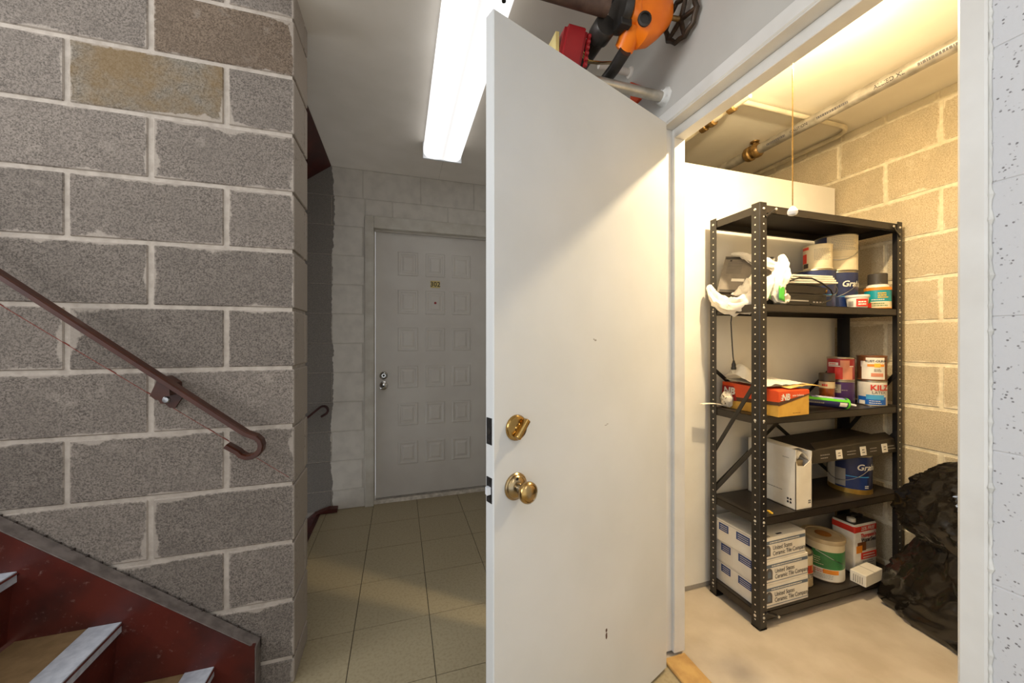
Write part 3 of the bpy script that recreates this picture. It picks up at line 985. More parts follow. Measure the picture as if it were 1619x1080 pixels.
MB().cyl((.44, 1.17, 2.18), (.515, 1.17, 2.18), .011, seg=12).build('cable_gland', 'dark_pipe', fs, True)

gp = thing('test_pipe', 'short galvanised pipe entering the wall above the door hinge', 'pipe', (.8, 1.147, 2.08))
MB().cyl((.60, 1.150, 2.112), (RX + .01, 1.150, 2.112), .018, seg=18).build('pipe', 'bright_galvanised', gp, True)
pm = MB()
rings = []
for h, rr_ in ((0, .034), (.006, .029), (.016, .024), (.020, .019)):
    rings.append([(RX - h, 1.150 + (rr_ + .010 * fbm((k * 1.3, h * 90, 2))) * math.cos(2 * PI * k / 18), 2.112 + (rr_ + .010 * fbm((k * 1.3, h * 90, 8))) * math.sin(2 * PI * k / 18)) for k in range(18)])
pm.ring_loft(rings)
pm.build('plaster_collar', 'plaster', gp, True)
sg = MB()
sg.prism([(1.285, 2.19), (1.345, 2.19), (1.345, 2.30), (1.285, 2.245)], 'x', RX - .014, RX - .001)
tag(sg.build('wall_sign', 'box_orange'), 'small orange-red metal tag on the wall behind the galvanised pipe', 'sign')
stb = thing('capped_pipe', 'white painted pipe stub capped at the wall under the ceiling', 'pipe', (.9, 1.365, 2.34))
MB().cyl((.80, 1.365, 2.355), (RX, 1.365, 2.355), .014, seg=14).build('pipe', 'ceiling_paint', stb, True)
MB().lathe([(.024, 0), (.022, .006), (.014, .010)], (RX, 1.365, 2.355), (-1, 0, 0), 14).build('wall_flange', 'ceiling_paint', stb, True)

# ------------------------------------------------------------------ closet ceiling: lamp, pipes
lp = thing('pull_chain_lamp', 'bare warm bulb on a porcelain ceiling holder with pull chain', 'lamp', (1.22, .857, KZ - .1))
MB().lathe([(.055, 0), (.055, .012), (.030, .024), (.024, .040), (.022, .044)], (1.32, .88, KZ), (0, 0, -1), 24).build('socket', 'plastic_white', lp, True)
MB().lathe([(.012, .040), (.016, .050), (.027, .070), (.030, .085), (.026, .102), (.014, .113), (.001, .116)], (1.32, .88, KZ), (0, 0, -1), 20).build('bulb', 'bulb_glow', lp, True)
ch = MB()
z = KZ - .025
while z > 1.658:
    ch.lathe([(.0008, -.0023), (.0022, -.0011), (.0026, 0), (.0022, .0011), (.0008, .0023)], (1.285, .918, z), (0, 0, 1), 6)
    z -= .0052
ch.build('pull_chain', 'brass', lp, kind='stuff')
MB().lathe([(.003, .030), (.008, .026), (.0145, .016), (.0155, .008), (.012, .001), (.005, -.002), (.001, -.002)], (1.285, .918, 1.628), (0, 0, 1), 20).build('pull_knob', 'plastic_white', lp, True)
bl = bpy.data.lights.new('bulb_light', 'POINT')
bl.energy = 14
bl.color = (1.0, 0.80, 0.50)
bl.shadow_soft_size = 0.016
blo = bpy.data.objects.new('bulb_light', bl)
COL.objects.link(blo)
blo.location = (1.32, .88, KZ - .145)
# added downward spot at the bare bulb, brightens closet floor and hall streak
fl2 = bpy.data.lights.new('closet_fill_spot', 'SPOT')
fl2.energy = 29
fl2.color = (1.0, 0.79, 0.49)
fl2.spot_size = R(165)
fl2.spot_blend = 1.0
fl2.shadow_soft_size = 0.016
flo = bpy.data.objects.new('closet_fill_spot', fl2)
COL.objects.link(flo)
flo.location = (1.32, .88, KZ - .145)

mp = thing('sprinkler_main', 'thick galvanised pipe with black stencilled lettering under the closet ceiling', 'pipe', (1.965, 1.2, 2.26))
MX, MZ, MR = 1.968, 2.293, .0265
MB().cyl((MX, .13, MZ), (MX, 2.58, MZ), MR, seg=24).build('pipe', 'bright_galvanised', mp, True)
cpl = MB().lathe([(.031, 0), (.036, .006), (.040, .012), (.040, .030), (.034, .036), (.034, .050), (.041, .056), (.041, .078), (.036, .086), (.030, .090)], (MX, 1.585, MZ), (0, 1, 0), 24).build('coupling', 'cast_bronze', mp, True)
MB().cyl((MX, 1.62, MZ), (MX, 1.62, KZ), .011, seg=12).build('riser_nipple', 'cast_bronze', cpl, True)
MB().lathe([(.024, 0), (.022, .006), (.012, .009)], (MX, 1.62, KZ), (0, 0, -1), 14).build('ceiling_flange', 'cast_bronze', cpl, True)
def main_fn(y0):
    a0 = R(205)
    return lambda x, y: (MX + math.cos(a0 - y / MR) * (MR + .0006), y0 - x, MZ + math.sin(a0 - y / MR) * (MR + .0006))
for s_, y_, sz in (('ALLIED XL', 1.00, .022), ('CAUTION', 1.36, .019)):
    text_on(s_, sz, 'ink', mp, main_fn(y_), bold=.01)
for y_, w__ in ((1.19, .17), (1.47, .12), (.85, .12)):
    print_lines(mp, main_fn(y_), 'ink_grey', w__, 1, .01, .011, int(y_ * 100))
cd = MB()
pts = [(1.06, 1.345, 2.333), (2.24, 1.345, 2.333)]
for k in range(1, 9):
    a = R(-90 + k * 90 / 8)
    pts.append((2.24 + .09 * math.cos(a), 1.435 + .09 * math.sin(a), 2.333))
pts.append((2.33, 2.58, 2.333))
cd.tube(pts, .0115, 12)
tag(cd.build('conduit', 'conduit_paint', smooth=True), 'thin cream painted conduit bending along the closet ceiling', 'conduit')
bf = thing('branch_fitting', 'brown brass pipe fittings near the ceiling behind the doorway header', 'pipe', (1.50, 1.6, 2.26))
BX, BZ = 1.492, 2.29
MB().cyl((BX, 1.25, BZ), (BX, 2.58, BZ), .012, seg=12).build('pipe', 'conduit_paint', bf, True)
MB().lathe([(.014, 0), (.024, .004), (.024, .03), (.017, .034), (.017, .05), (.022, .054), (.022, .085), (.014, .09)], (BX, 1.44, BZ), (0, 1, 0), 8).build('union', 'cast_bronze', bf)
MB().lathe([(.014, 0), (.022, .004), (.022, .035), (.014, .04)], (BX, 1.325, BZ), (0, 1, 0), 8).build('union', 'cast_bronze', bf)

# ------------------------------------------------------------------ shelving unit
SX0, SX1, SY, SYB = 1.420, 2.334, 1.146, 1.402
STOP = 1.772
sh = thing('shelving_unit', 'black steel five-tier shelving unit with perforated corner posts', 'shelving', ((SX0 + SX1) / 2, (SY + SYB) / 2, 0))
FLW = .038
dot = None
for px, py, sx, sy in ((SX0, SY, 1, 1), (SX1, SY, -1, 1), (SX0, SYB, 1, -1), (SX1, SYB, -1, -1)):
    t = .002
    poly = [(px, py + sy * .003), (px + sx * .003, py), (px + sx * FLW, py), (px + sx * FLW, py + sy * t), (px + sx * t, py + sy * t), (px + sx * t, py + sy * FLW), (px, py + sy * FLW)]
    po = MB().prism(poly, 'z', 0.0, STOP).build('post', 'post_black', sh)
    MB().box(min(px, px + sx * (FLW + .002)), max(px, px + sx * (FLW + .002)), min(py, py + sy * (FLW + .002)), max(py, py + sy * (FLW + .002)), 0, .006).build('foot', 'black_plastic', po)
    hm = MB()
    for k in range(57):
        z = .035 + k * .0305
        hm.lathe([(.0033, 0), (.0033, .0004)], (px + sx * .021, py, z), (0, -sy, 0), 6)
        hm.lathe([(.0033, 0), (.0033, .0004)], (px, py + sy * .021, z), (-sx, 0, 0), 6)
    hm.build('backlit_hole_dots', 'hole_backlight', po, kind='stuff')  # solid discs, light through the holes is put into their colour
    # groove lines beside the corner
    SHZ = [1.762, 1.352, .882, .462, .068]
    for zt in SHZ:
        for nrm, o_ in (((0, -sy, 0), (px + sx * .021, py, zt - .017)), ((-sx, 0, 0), (px, py + sy * .021, zt - .017))):
            MB().lathe([(.0052, 0), (.0052, .002), (.0035, .0038), (.001, .004)], o_, nrm, 10).build('bolt', 'bolt_zinc', po, True)
for zt in SHZ:
    s_ = MB()
    a, b_, c, d = SX0 + .003, SX1 - .003, SY + .003, SYB - .003
    s_.box(a, b_, c, d, zt - .002, zt)
    s_.box(a, b_, c, c + .002, zt - .033, zt)
    s_.box(a, b_, d - .002, d, zt - .033, zt)
    s_.box(a, a + .002, c, d, zt - .033, zt)
    s_.box(b_ - .002, b_, c, d, zt - .033, zt)
    s_.box(a, b_, c, c + .014, zt - .033, zt - .031)
    s_.box(a, b_, d - .014, d, zt - .033, zt - .031)
    so = s_.build('shelf', 'shelf_black', sh)
    MB().lathe([(.003, 0), (.003, .0006)], (SX0 + .60, c, zt - .016), (0, -1, 0), 8).build('slot', 'black_plastic', so)
def brace(p0, p1, w=.009):
    p0, p1 = Vector(p0), Vector(p1)
    MB().tube([p0, p1], .01, flat=(.0015, w) if abs(p0.x - p1.x) < .01 else (.0015, w)).build('brace', 'post_black', sh)
brace((SX0 + .004, SY + .02, 1.028), (SX0 + .004, SYB - .02, .671))
brace((SX0 + .004, SY + .02, .759), (SX0 + .004, SYB - .02, .486))
brace((SX1 - .004, SY + .02, 1.043), (SX1 - .004, SYB - .02, .700))
brace((SX1 - .004, SY + .02, .75), (SX1 - .004, SYB - .02, .47))
brace((SX0 + .02, SYB - .005, 1.062), (SX1 - .02, SYB - .005, .424))
brace((SX0 + .02, SYB - .008, .50), (SX1 - .02, SYB - .008, 1.10))
for p0, p1 in (((SX0 + .03, SY - .002, 1.712), (SX0 + .085, SY - .002, 1.748)), ((SX1 - .075, SY - .002, 1.745), (SX1 - .02, SY - .002, 1.700)), ((SX0 + .03, SY - .002, .070), (SX0 + .10, SY - .002, .040))):
    c_ = MB().tube([p0, p1], .01, flat=(.002, .004)).build('corner_strut', 'post_black', sh)
e_ = MB().lathe([(.0055, 0), (.0055, .002), (.001, .004)], (SX0 + .085, SY - .004, 1.748), (0, -1, 0), 10).build('bolt', 'bolt_zinc', sh, True)
MB().lathe([(.0055, 0), (.0055, .002), (.001, .004)], (SX1 - .075, SY - .004, 1.745), (0, -1, 0), 10).build('bolt', 'bolt_zinc', sh, True)
MB().lathe([(.0055, 0), (.0055, .002), (.001, .004)], (SX0 + .10, SY - .004, .040), (0, -1, 0), 10).build('bolt', 'bolt_zinc', sh, True)
Z2, Z3, Z4, Z5 = SHZ[1], SHZ[2], SHZ[3], SHZ[4]

# ------------------------------------------------------------------ cans and bottles
def facing(cx, cy):
    return math.atan2(-cy, -cx)

def can(name, label, cx, cy, z, r, h, body, patches=(), texts=(), lid='steel_rim', rim='steel_rim', bail=False, group=None, cat='paint can', base_rim=None):
    """patches: (angle offset in deg from the camera-facing line, half width in deg, z0, z1 as fractions, material)"""
    t = thing(name, label, cat, (cx, cy, z), group=group)
    f = facing(cx, cy)
    MB().lathe([(r - .002, 0), (r, .003), (r, h - .004), (r - .002, h - .002)], (cx, cy, z), (0, 0, 1), 40).build('body', body, t, True)
    MB().lathe([(r + .0006, .001), (r + .0016, .003), (r + .0006, .006)], (cx, cy, z), (0, 0, 1), 40, False).build('bottom_rim', base_rim or rim, t, True)
    MB().lathe([(r + .0005, h - .007), (r + .002, h - .004), (r + .001, h), (r - .004, h), (r - .006, h - .004)], (cx, cy, z), (0, 0, 1), 40, False).build('top_rim', rim, t, True)
    MB().lathe([(r - .005, h - .004), (r - .012, h - .004), (r - .014, h - .007), (r - .020, h - .007), (.001, h - .006)], (cx, cy, z), (0, 0, 1), 32, False).build('lid', lid, t, True)
    lay = 0
    for off, hw, f0, f1, mm in patches:
        lay += 1
        MB().arc_patch(cx, cy, r + .0003 + .00025 * lay, f + R(off - hw), f + R(off + hw), z + h * f0, z + h * f1, max(4, int(hw / 4))).build('label_patch', mm, t, True)
    for s_, size, off, fz, mm, bold, shear in texts:
        if s_[0] == '~':
            wd_, rw_, pt_ = (float(q) for q in s_[1:].split(','))
            print_lines(t, cyl_fn(cx, cy, r + .0003 + .00025 * (lay + 1), f + R(off), z + h * fz), mm, wd_, int(rw_), pt_, size, int(off + 100))
            continue
        text_on(s_, size, mm, t, cyl_fn(cx, cy, r + .0003 + .00025 * (lay + 1), f + R(off), z + h * fz), bold=bold, shear=shear)
    if bail:
        pts = []
        for k in range(15):
            a = PI * k / 14
            ang = f + R(bail) - PI / 2 + a
            pts.append((cx + (r + .004) * math.cos(ang), cy + (r + .004) * math.sin(ang), z + h * .72 - math.sin(a) * h * .42))
        MB().tube(pts, .0015, 6).build('bail_handle', 'zinc', t, True)
    return t

GR, GH = .083, .186
G = 'gallon paint cans'
can('paint_can', 'blue gallon paint can with white script, right of two on the upper shelf', 2.128, 1.304, Z2, GR, GH, 'can_blue', [(0, 80, .02, .34, 'can_blue_deep'), (0, 80, .33, .345, 'label_lightblue')], [('Graham', .040, 58, .66, 'can_white', .02, .25)], bail=-20)
can('paint_can', 'blue gallon paint can with its wire handle, under the small cream can', 1.956, 1.294, Z2, GR, GH, 'can_blue', [(0, 80, .02, .34, 'can_blue_deep'), (0, 80, .33, .345, 'label_lightblue')], [], bail=35)
can('paint_can', 'cream labelled gallon paint can stacked highest under the top shelf', 2.124, 1.302, Z2 + GH + .001, GR, GH - .004, 'can_blue', [(38, 62, .02, .97, 'can_cream'), (38, 60, .60, .605, 'label_grey'), (38, 60, .38, .384, 'label_grey')], [('~.11,9,.008', .0022, 26, .74, 'label_grey', 0, 0)], bail=10)
can('paint_can', 'small cream can with red corner label on a blue can', 1.944, 1.270, Z2 + GH + .001, .056, .118, 'can_cream', [(-58, 22, .82, .93, 'label_red'), (-62, 16, .28, .66, 'label_red'), (-52, 14, .08, .26, 'cap_brown')], [('~.07,8,.007', .002, 22, .58, 'label_grey', 0, 0)], rim='can_cream', lid='can_cream')
# teal can with grey cap
t = can('stripper_can', 'teal labelled can with grey screw cap at the upper shelf end', 2.252, 1.200, Z2, .048, .105, 'can_cream', [(0, 95, .34, .86, 'can_teal'), (0, 95, .04, .34, 'can_cream'), (-42, 16, .04, .3, 'label_red'), (-50, 20, .28, .46, 'can_green'), (0, 95, .86, .98, 'label_orange')], [('~.04,3,.010', .006, 24, .62, 'label_yellow', 0, 0), ('~.06,1,.01', .004, 10, .42, 'can_white', 0, 0), ('~.06,2,.010', .003, 10, .2, 'can_green', 0, 0)], rim='label_orange', cat='can')
MB().lathe([(.043, 0), (.040, .012), (.034, .016), (.034, .022)], (2.252, 1.200, Z2 + .104), (0, 0, 1), 28).build('neck', 'can_white', t, True)
MB().lathe([(.036, 0), (.036, .050), (.033, .053), (.001, .053)], (2.252, 1.200, Z2 + .121), (0, 0, 1), 28).build('cap', 'dark_grey_plastic', t, True)
# tub
t = thing('spackle_tub', 'small white tub with red label at the upper shelf front', 'tub', (2.082, 1.187, Z2))
f_ = facing(2.082, 1.187)
MB().lathe([(.035, 0), (.041, .052), (.041, .053)], (2.082, 1.187, Z2), (0, 0, 1), 30).build('body', 'can_white', t, True)
MB().lathe([(.0435, 0), (.0445, .002), (.0445, .009), (.042, .011), (.001, .011)], (2.082, 1.187, Z2 + .050), (0, 0, 1), 30).build('lid', 'can_white', t, True)
MB().arc_patch(2.082, 1.187, .0408, f_ + R(-5), f_ + R(65), Z2 + .006, Z2 + .042, 10).build('label_patch', 'label_red', t, True)
print_lines(t, cyl_fn(2.082, 1.187, .0412, f_ + R(30), Z2 + .022), 'can_white', .036, 2, .011, .006, 5)
for k in range(6):
    MB().arc_patch(2.082, 1.187, .0408, f_ + R(-48 + k * 5), f_ + R(-46 + k * 5), Z2 + .008, Z2 + .032, 3).build('bar_mark', 'ink_grey', t)

# middle shelf
can('paint_can', 'white and blue primer can with red letters, at the middle shelf end', 2.232, 1.212, Z3, .054, .122, 'can_white', [(0, 62, .04, .36, 'label_blue'), (14, 36, .26, .44, 'label_lightblue'), (-40, 14, .05, .20, 'can_white')], [('KILZ', .036, 32, .72, 'label_red', .03, 0), ('LATEX', .018, 28, .53, 'ink_grey', 0, 0), ('~.05,2,.010', .003, 16, .16, 'can_white', 0, 0)], rim='steel_rim')
can('paint_can', 'brown and white enamel can stacked on the white primer can', 2.230, 1.212, Z3 + .123, .054, .120, 'can_brown', [(8, 48, .04, .62, 'can_white'), (16, 38, .6, .92, 'can_white'), (-30, 14, .55, .78, 'can_white'), (18, 34, .56, .66, 'label_orange'), (22, 12, .53, .69, 'label_yellow'), (22, 24, .16, .30, 'can_pink')], [('RUST-OLEUM', .0140, 20, .78, 'ink', .02, 0), ('~.03,2,.007', .004, 24, .42, 'label_grey', 0, 0)], rim='can_brown')
can('paint_can', 'dark purple quart can at the back of the middle shelf', 2.118, 1.278, Z3, .053, .118, 'can_purple', [(-20, 22, .5, .85, 'label_grey')], [('~.022,2,.009', .005, -22, .68, 'can_white', 0, 0), ('~.03,1,.009', .003, 14, .62, 'label_grey', 0, 0)])
can('paint_can', 'red can with pink label stacked on the purple can', 2.116, 1.276, Z3 + .119, .052, .114, 'can_red', [(20, 34, .06, .58, 'can_pink'), (-8, 16, .06, .58, 'label_red'), (0, 60, .60, .64, 'can_white'), (18, 20, .58, .88, 'can_pink'), (-34, 24, .66, .78, 'can_white')], [('~.030,1,.009', .005, -34, .72, 'label_red', 0, 0)])
t = thing('stain_bottle', 'amber bottle with dark brown cap beside the purple can', 'bottle', (1.995, 1.262, Z3))
MB().lathe([(.028, 0), (.030, .004), (.030, .085), (.029, .118), (.020, .124), (.020, .128)], (1.995, 1.262, Z3), (0, 0, 1), 26).build('body', 'amber', t, True)
MB().lathe([(.0306, .086), (.0306, .117)], (1.995, 1.262, Z3), (0, 0, 1), 26, False).build('label_band', 'lid_beige', t, True)
MB().lathe([(.031, 0), (.031, .036), (.028, .038), (.001, .038)], (1.995, 1.262, Z3 + .120), (0, 0, 1), 26).build('cap', 'cap_brown', t, True)
print_lines(t, cyl_fn(1.995, 1.262, .0308, facing(1.995, 1.262) + R(-14), Z3 + .101), 'label_red', .022, 1, .01, .010, 3)

# lower middle shelf
can('paint_can', 'dark blue gallon paint can with yellow base under the black carton', 2.150, 1.258, Z4, GR, .184, 'can_blue', [(-62, 22, .06, .97, 'can_white'), (8, 40, .12, .46, 'can_blue_deep'), (10, 44, .44, .46, 'label_lightblue'), (-24, 14, .16, .62, 'label_grey'), (0, 88, .0, .12, 'gold_rim')], [('Graham', .040, 60, .70, 'can_white', .02, .25), ('~.02,2,.008', .004, 46, .20, 'can_white', 0, 0)], bail=-30, base_rim='gold_rim')

# bottom shelf
can('paint_can', 'dented quart can half hidden between the tile cartons and green can', 1.800, 1.258, Z5, .052, .150, 'can_cream', [(40, 34, .42, .66, 'label_orange'), (40, 34, .3, .40, 'can_white'), (30, 50, .02, .25, 'lid_beige')], [('IL', .045, 56, .54, 'label_red', .04, 0), ('ETE', .024, 56, .34, 'cap_brown', .02, 0)], lid='cap_brown')
t = can('paint_can', 'large green labelled can with stained beige lid on the bottom shelf', 1.968, 1.262, Z5, .080, .182, 'can_cream', [(0, 88, .34, .78, 'can_green'), (0, 88, .04, .34, 'can_white'), (22, 22, .22, .33, 'label_orange'), (-40, 20, .15, .3, 'lid_beige'), (-48, 18, .62, .78, 'black_metal')], [('~.07,4,.010', .003, -22, .52, 'can_cream', 0, 0), ('~.04,2,.008', .003, -8, .27, 'label_red', 0, 0), ('~.10,3,.007', .0022, -2, .15, 'label_grey', 0, 0)], lid='lid_beige', rim='lid_beige', base_rim='cap_brown')
MB().lathe([(.083, 0), (.0845, .004), (.0845, .016), (.082, .019), (.068, .019), (.066, .016), (.001, .017)], (1.968, 1.262, Z5 + .176), (0, 0, 1), 40).build('plastic_lid', 'lid_beige', t, True)
MB().lathe([(.032, 0), (.032, .0012), (.001, .0012)], (1.968, 1.262, Z5 + .193), (0, 0, 1), 24).build('stain_spot', 'lid_stain', t)
MB().tube([(1.968 - .081, 1.262 - .02, Z5 + .14), (1.92, 1.185, Z5 + .115), (1.975, 1.180, Z5 + .088)], .0014, 6).build('bail_handle', 'zinc', t)

# rectangular sealer tin
tx0, tx1, ty0, ty1, tz = 2.098, 2.258, 1.206, 1.306, Z5
t = thing('sealer_tin', 'tall rectangular white and red waterproofing sealer tin', 'tin', ((tx0 + tx1) / 2, (ty0 + ty1) / 2, tz))
TH2 = .238
MB().box(tx0, tx1, ty0, ty1, tz, tz + TH2, .008).build('body', 'can_white', t, True)
MB().box(tx0 - .0006, tx1 + .0006, ty0 - .0006, ty1 + .0006, tz + TH2 - .042, tz + TH2 - .006, .006).build('top_band', 'label_red', t)
MB().box(tx0 + .004, tx1 - .004, ty0 + .004, ty1 - .004, tz + TH2, tz + TH2 + .002).build('top_plate', 'dark_grey_plastic', t)
MB().lathe([(.017, 0), (.017, .016), (.014, .018), (.001, .018)], (tx0 + .035, ty0 + .035, tz + TH2 + .001), (0, 0, 1), 22).build('cap', 'can_white', t, True)
MB().tube([(tx0 + .07, (ty0 + ty1) / 2, tz + TH2), (tx0 + .075, (ty0 + ty1) / 2, tz + TH2 + .016), (tx1 - .03, (ty0 + ty1) / 2, tz + TH2 + .016), (tx1 - .025, (ty0 + ty1) / 2, tz + TH2)], .004, flat=(.008, .002)).build('carry_handle', 'dark_grey_plastic', t)
fy = ty0 - .0006
def tpatch(x0, x1, z0, z1, mm, e=.0004):
    MB().box(tx0 + x0, tx0 + x1, fy + .0004 - e, fy + .0012, tz + z0, tz + z1).build('label_patch', mm, t)
tpatch(.045, .152, .112, .150, 'label_grey')
tpatch(.020, .080, .108, .150, 'can_brown', .0007)
tpatch(.012, .052, .100, .135, 'label_orange', .001)
tpatch(.045, .155, .066, .098, 'label_red', .0008)
ffn = lambda x, z, e=.0018: flat_fn((tx0 + x, fy, tz + z), (1, 0, 0), (0, 0, 1), e)
text_on("Thompson's", .026, 'label_red', t, ffn(.094, .182), bold=.035, squeeze=.85)
text_on('WaterSeal', .027, 'ink', t, ffn(.096, .160), bold=.035, squeeze=.92)
text_on('25% FREE', .024, 'can_white', t, flat_fn((tx0 + .090, ty0 - .0006, tz + TH2 - .024), (1, 0, 0), (0, 0, 1), .0008), bold=.02, shear=.2)
print_lines(t, ffn(.100, .082), 'can_white', .09, 2, .013, .005, 4)
print_lines(t, ffn(.098, .036), 'ink_grey', .09, 5, .0105, .003, 6)

# small white box on the bottom shelf
t = thing('small_carton', 'small plain white carton lying at the bottom shelf front', 'box', (2.105, 1.167, Z5), R(6))
MB().box(-.072, .072, -.032, .028, 0, .054, .002).build('carton', 'carton_white', t, local=True)
MB().box(-.001, .001, -.0325, .0285, .0538, .0546).build('flap_seam', 'label_grey', t, local=True)
for k in range(5):
    MB().box(-.0725, -.0718, -.02 + k * .008, -.017 + k * .008, .008, .04).build('print_mark', 'label_grey', t, local=True)

# ------------------------------------------------------------------ cartons of tile
def tile_carton(label, cx, cy, z, rot, h=.099):
    t = thing('tile_carton', label, 'carton', (cx, cy, z), rot, group='stacked tile cartons')
    hw, hd = .138, .117
    MB().box(-hw, hw, -hd, hd, 0, h, .002).build('carton', 'carton_white', t, local=True)
    # front end, printed
    MB().box(-hw + .002, hw - .004, -hd - .0005, -hd + .0005, h * .72, h * .86).build('print_band', 'label_slate', t, local=True)
    MB().box(-hw + .002, hw - .004, -hd - .0005, -hd + .0005, h * .10, h * .125).build('print_line', 'label_slate', t, local=True)
    M_ = ROOTM[t.name]
    def lf(x, zz, e=.0012):
        o = M_ @ Vector((x, -hd, zz))
        return flat_fn(o, M_.to_3x3() @ Vector((1, 0, 0)), (0, 0, 1), e)
    print_lines(t, lf(0.02, h * .79), 'can_white', .20, 1, .01, .005, 9)
    text_on('United States', .026, 'ink', t, lf(-.062, h * .54), align='LEFT', squeeze=.82, bold=.006)
    text_on('Ceramic Tile Company', .026, 'ink', t, lf(-.062, h * .30), align='LEFT', squeeze=.82, bold=.006)
    lg = MB()
    pr = [(-.092 + .018 * math.cos(R(a)), h * .50 + .020 * math.sin(R(a))) for a in range(0, 181, 20)]
    lg.prism(pr + [(-.110, h * .22), (-.074, h * .22)], 'y', -hd - .0006, -hd + .0005)
    lo = lg.build('emblem', 'ink_grey', t, local=True)
    pr = [(-.092 + .009 * math.cos(R(a)), h * .47 + .012 * math.sin(R(a))) for a in range(0, 181, 20)]
    MB().prism(pr + [(-.101, h * .3), (-.083, h * .3)], 'y', -hd - .0010, -hd + .0005).build('emblem_arch', 'label_slate', lo, local=True)
    # long side with blue stickers and a lid seam
    for y0, y1 in ((.030, .080), (-.075, -.010)):
        st_ = MB().box(-hw - .0006, -hw + .0005, y0, y1, h * .52, h * .86).build('sticker', 'label_navy', t, local=True)
        for k in range(3):
            MB().box(-hw - .001, -hw + .0005, y0 + .006, y1 - .008, h * (.58 + k * .09), h * (.60 + k * .09)).build('sticker_line', 'can_white', st_, local=True)
    MB().box(-hw - .0005, -hw + .0005, -hd, hd, h * .93, h * .945).build('lid_seam', 'label_grey', t, local=True)
    MB().box(-.02, .012, -hd + .012, -hd + .02, h - .0003, h + .0005).build('hand_hole', 'ink', t, local=True)
    for k in range(7):
        MB().box(-hw + .012 + k * .009, -hw + .017 + k * .009, -hd + .006, -hd + .018, h - .0003, h + .0004).build('bar_mark', 'ink', t, local=True)
    return t
tile_carton('white tile carton at the bottom of the three-carton stack', 1.582, 1.278, Z5 + .0, 0)
tile_carton('white tile carton in the middle of the three-carton stack', 1.580, 1.277, Z5 + .100, R(.6))
tile_carton('white tile carton on top of the three-carton stack', 1.566, 1.277, Z5 + .200, R(1.2))

# ------------------------------------------------------------------ lower middle shelf: white archive box, black carton
t = thing('file_box', 'torn white corrugated box standing open on the lower middle shelf', 'box', (1.690, 1.27, Z4))
bx0, bx1, by0, by1, bz, bh = 1.640, 1.738, 1.158, 1.386, Z4, .262
th_ = .0025
MB().box(bx0, bx0 + th_, by0, by1, bz, bz + bh).build('side_panel', 'carton_white', t)
MB().box(bx1 - th_, bx1, by0, by1, bz, bz + bh - .012).build('side_panel', 'carton_white', t)
MB().prism([(bx0, bz), (bx1, bz), (bx1, bz + bh - .03), (bx1 - .012, bz + bh - .055), (bx0 + .05, bz + bh - .075), (bx0 + .012, bz + bh - .070), (bx0, bz + bh - .05)], 'y', by0, by0 + th_).build('front_panel', 'carton_white', t)
MB().box(bx0, bx1, by1 - th_, by1, bz, bz + bh).build('back_panel', 'carton_white', t)
MB().box(bx0, bx1, by0, by1, bz, bz + th_).build('bottom_panel', 'carton_white', t)
fm = MB()
fm.grid(lambda a, b_: (bx0 + (bx1 - bx0) * a, by0 + .02 + (by1 - by0 - .02) * b_, bz + bh + .010 * math.sin(PI * a) - .006 * a - .012 * (1 - b_) * a), 10, 8)
fm.grid(lambda a, b_: (bx0 + .028 + .066 * a, by0 + .012 + .08 * b_, bz + bh - .045 + .045 * math.sin(PI * (.15 + .8 * a)) - .02 * (1 - b_)), 10, 6)
fo = fm.build('torn_flap', 'carton_white', t, True)
md = fo.modifiers.new('thickness', 'SOLIDIFY')
md.thickness = .002
MB().box(bx0 + .01, bx1 - .012, by0 + .03, by1 - .01, bz + .01, bz + bh - .06).build('paper_stack', 'lid_beige', t)
lfn = lambda y, zz: flat_fn((bx0, y, zz), (0, -1, 0), (0, 0, 1))
print_lines(t, lfn(1.31, bz + .155), 'ink', .035, 1, .01, .006, 2)
print_lines(t, lfn(1.20, bz + .22), 'label_grey', .03, 1, .01, .003, 3)
print_lines(t, lfn(1.26, bz + .07), 'label_grey', .10, 1, .01, .004, 4)
for k in range(2):
    for j in range(2):
        MB().box(bx0 - .0005, bx0 + .0005, 1.176 + k * .012, 1.184 + k * .012, bz + .022 + j * .014, bz + .031 + j * .014).build('print_mark', 'ink', t)
        MB().box(bx1 - .022 + k * .008, bx1 - .017 + k * .008, by0 - .0005, by0 + .0005, bz + .022 + j * .009, bz + .028 + j * .009).build('print_mark', 'ink', t)

t = thing('black_carton', 'long dark carton lid with white squares lying over the blue can', 'carton', (2.04, 1.28, Z4 + .187))
kz0 = Z4 + .1875
kx0, kx1 = 1.752, 2.318
kb_ = MB()
kb_.hexa([(kx0, 1.166, kz0), (kx1, 1.160, kz0 + .006), (kx1, 1.384, kz0 + .004), (kx0, 1.384, kz0), (kx0 + .004, 1.172, kz0 + .056), (kx1 - .004, 1.168, kz0 + .066), (kx1 - .004, 1.384, kz0 + .074), (kx0 + .004, 1.384, kz0 + .060)])
kbo = kb_.build('lid_shell', 'carton_black', t)
fl_ = MB()
fl_.hexa([(kx0 + .03, 1.172, kz0 + .056), (kx1 - .004, 1.168, kz0 + .066), (kx1 + .001, 1.205, kz0 + .090), (kx0 + .06, 1.215, kz0 + .074), (kx0 + .03, 1.173, kz0 + .058), (kx1 - .004, 1.169, kz0 + .068), (kx1 + .001, 1.206, kz0 + .092), (kx0 + .06, 1.216, kz0 + .076)])
fl_.build('lid_flap', 'carton_black', t)
def kfn(x, zz, e=.001):
    fr_ = (x - kx0) / (kx1 - kx0)
    return flat_fn((x, 1.166 - .006 * fr_ + zz * .107, kz0 + .006 * fr_ + zz), (1, -.011, .011), (0, .107, 1), e)
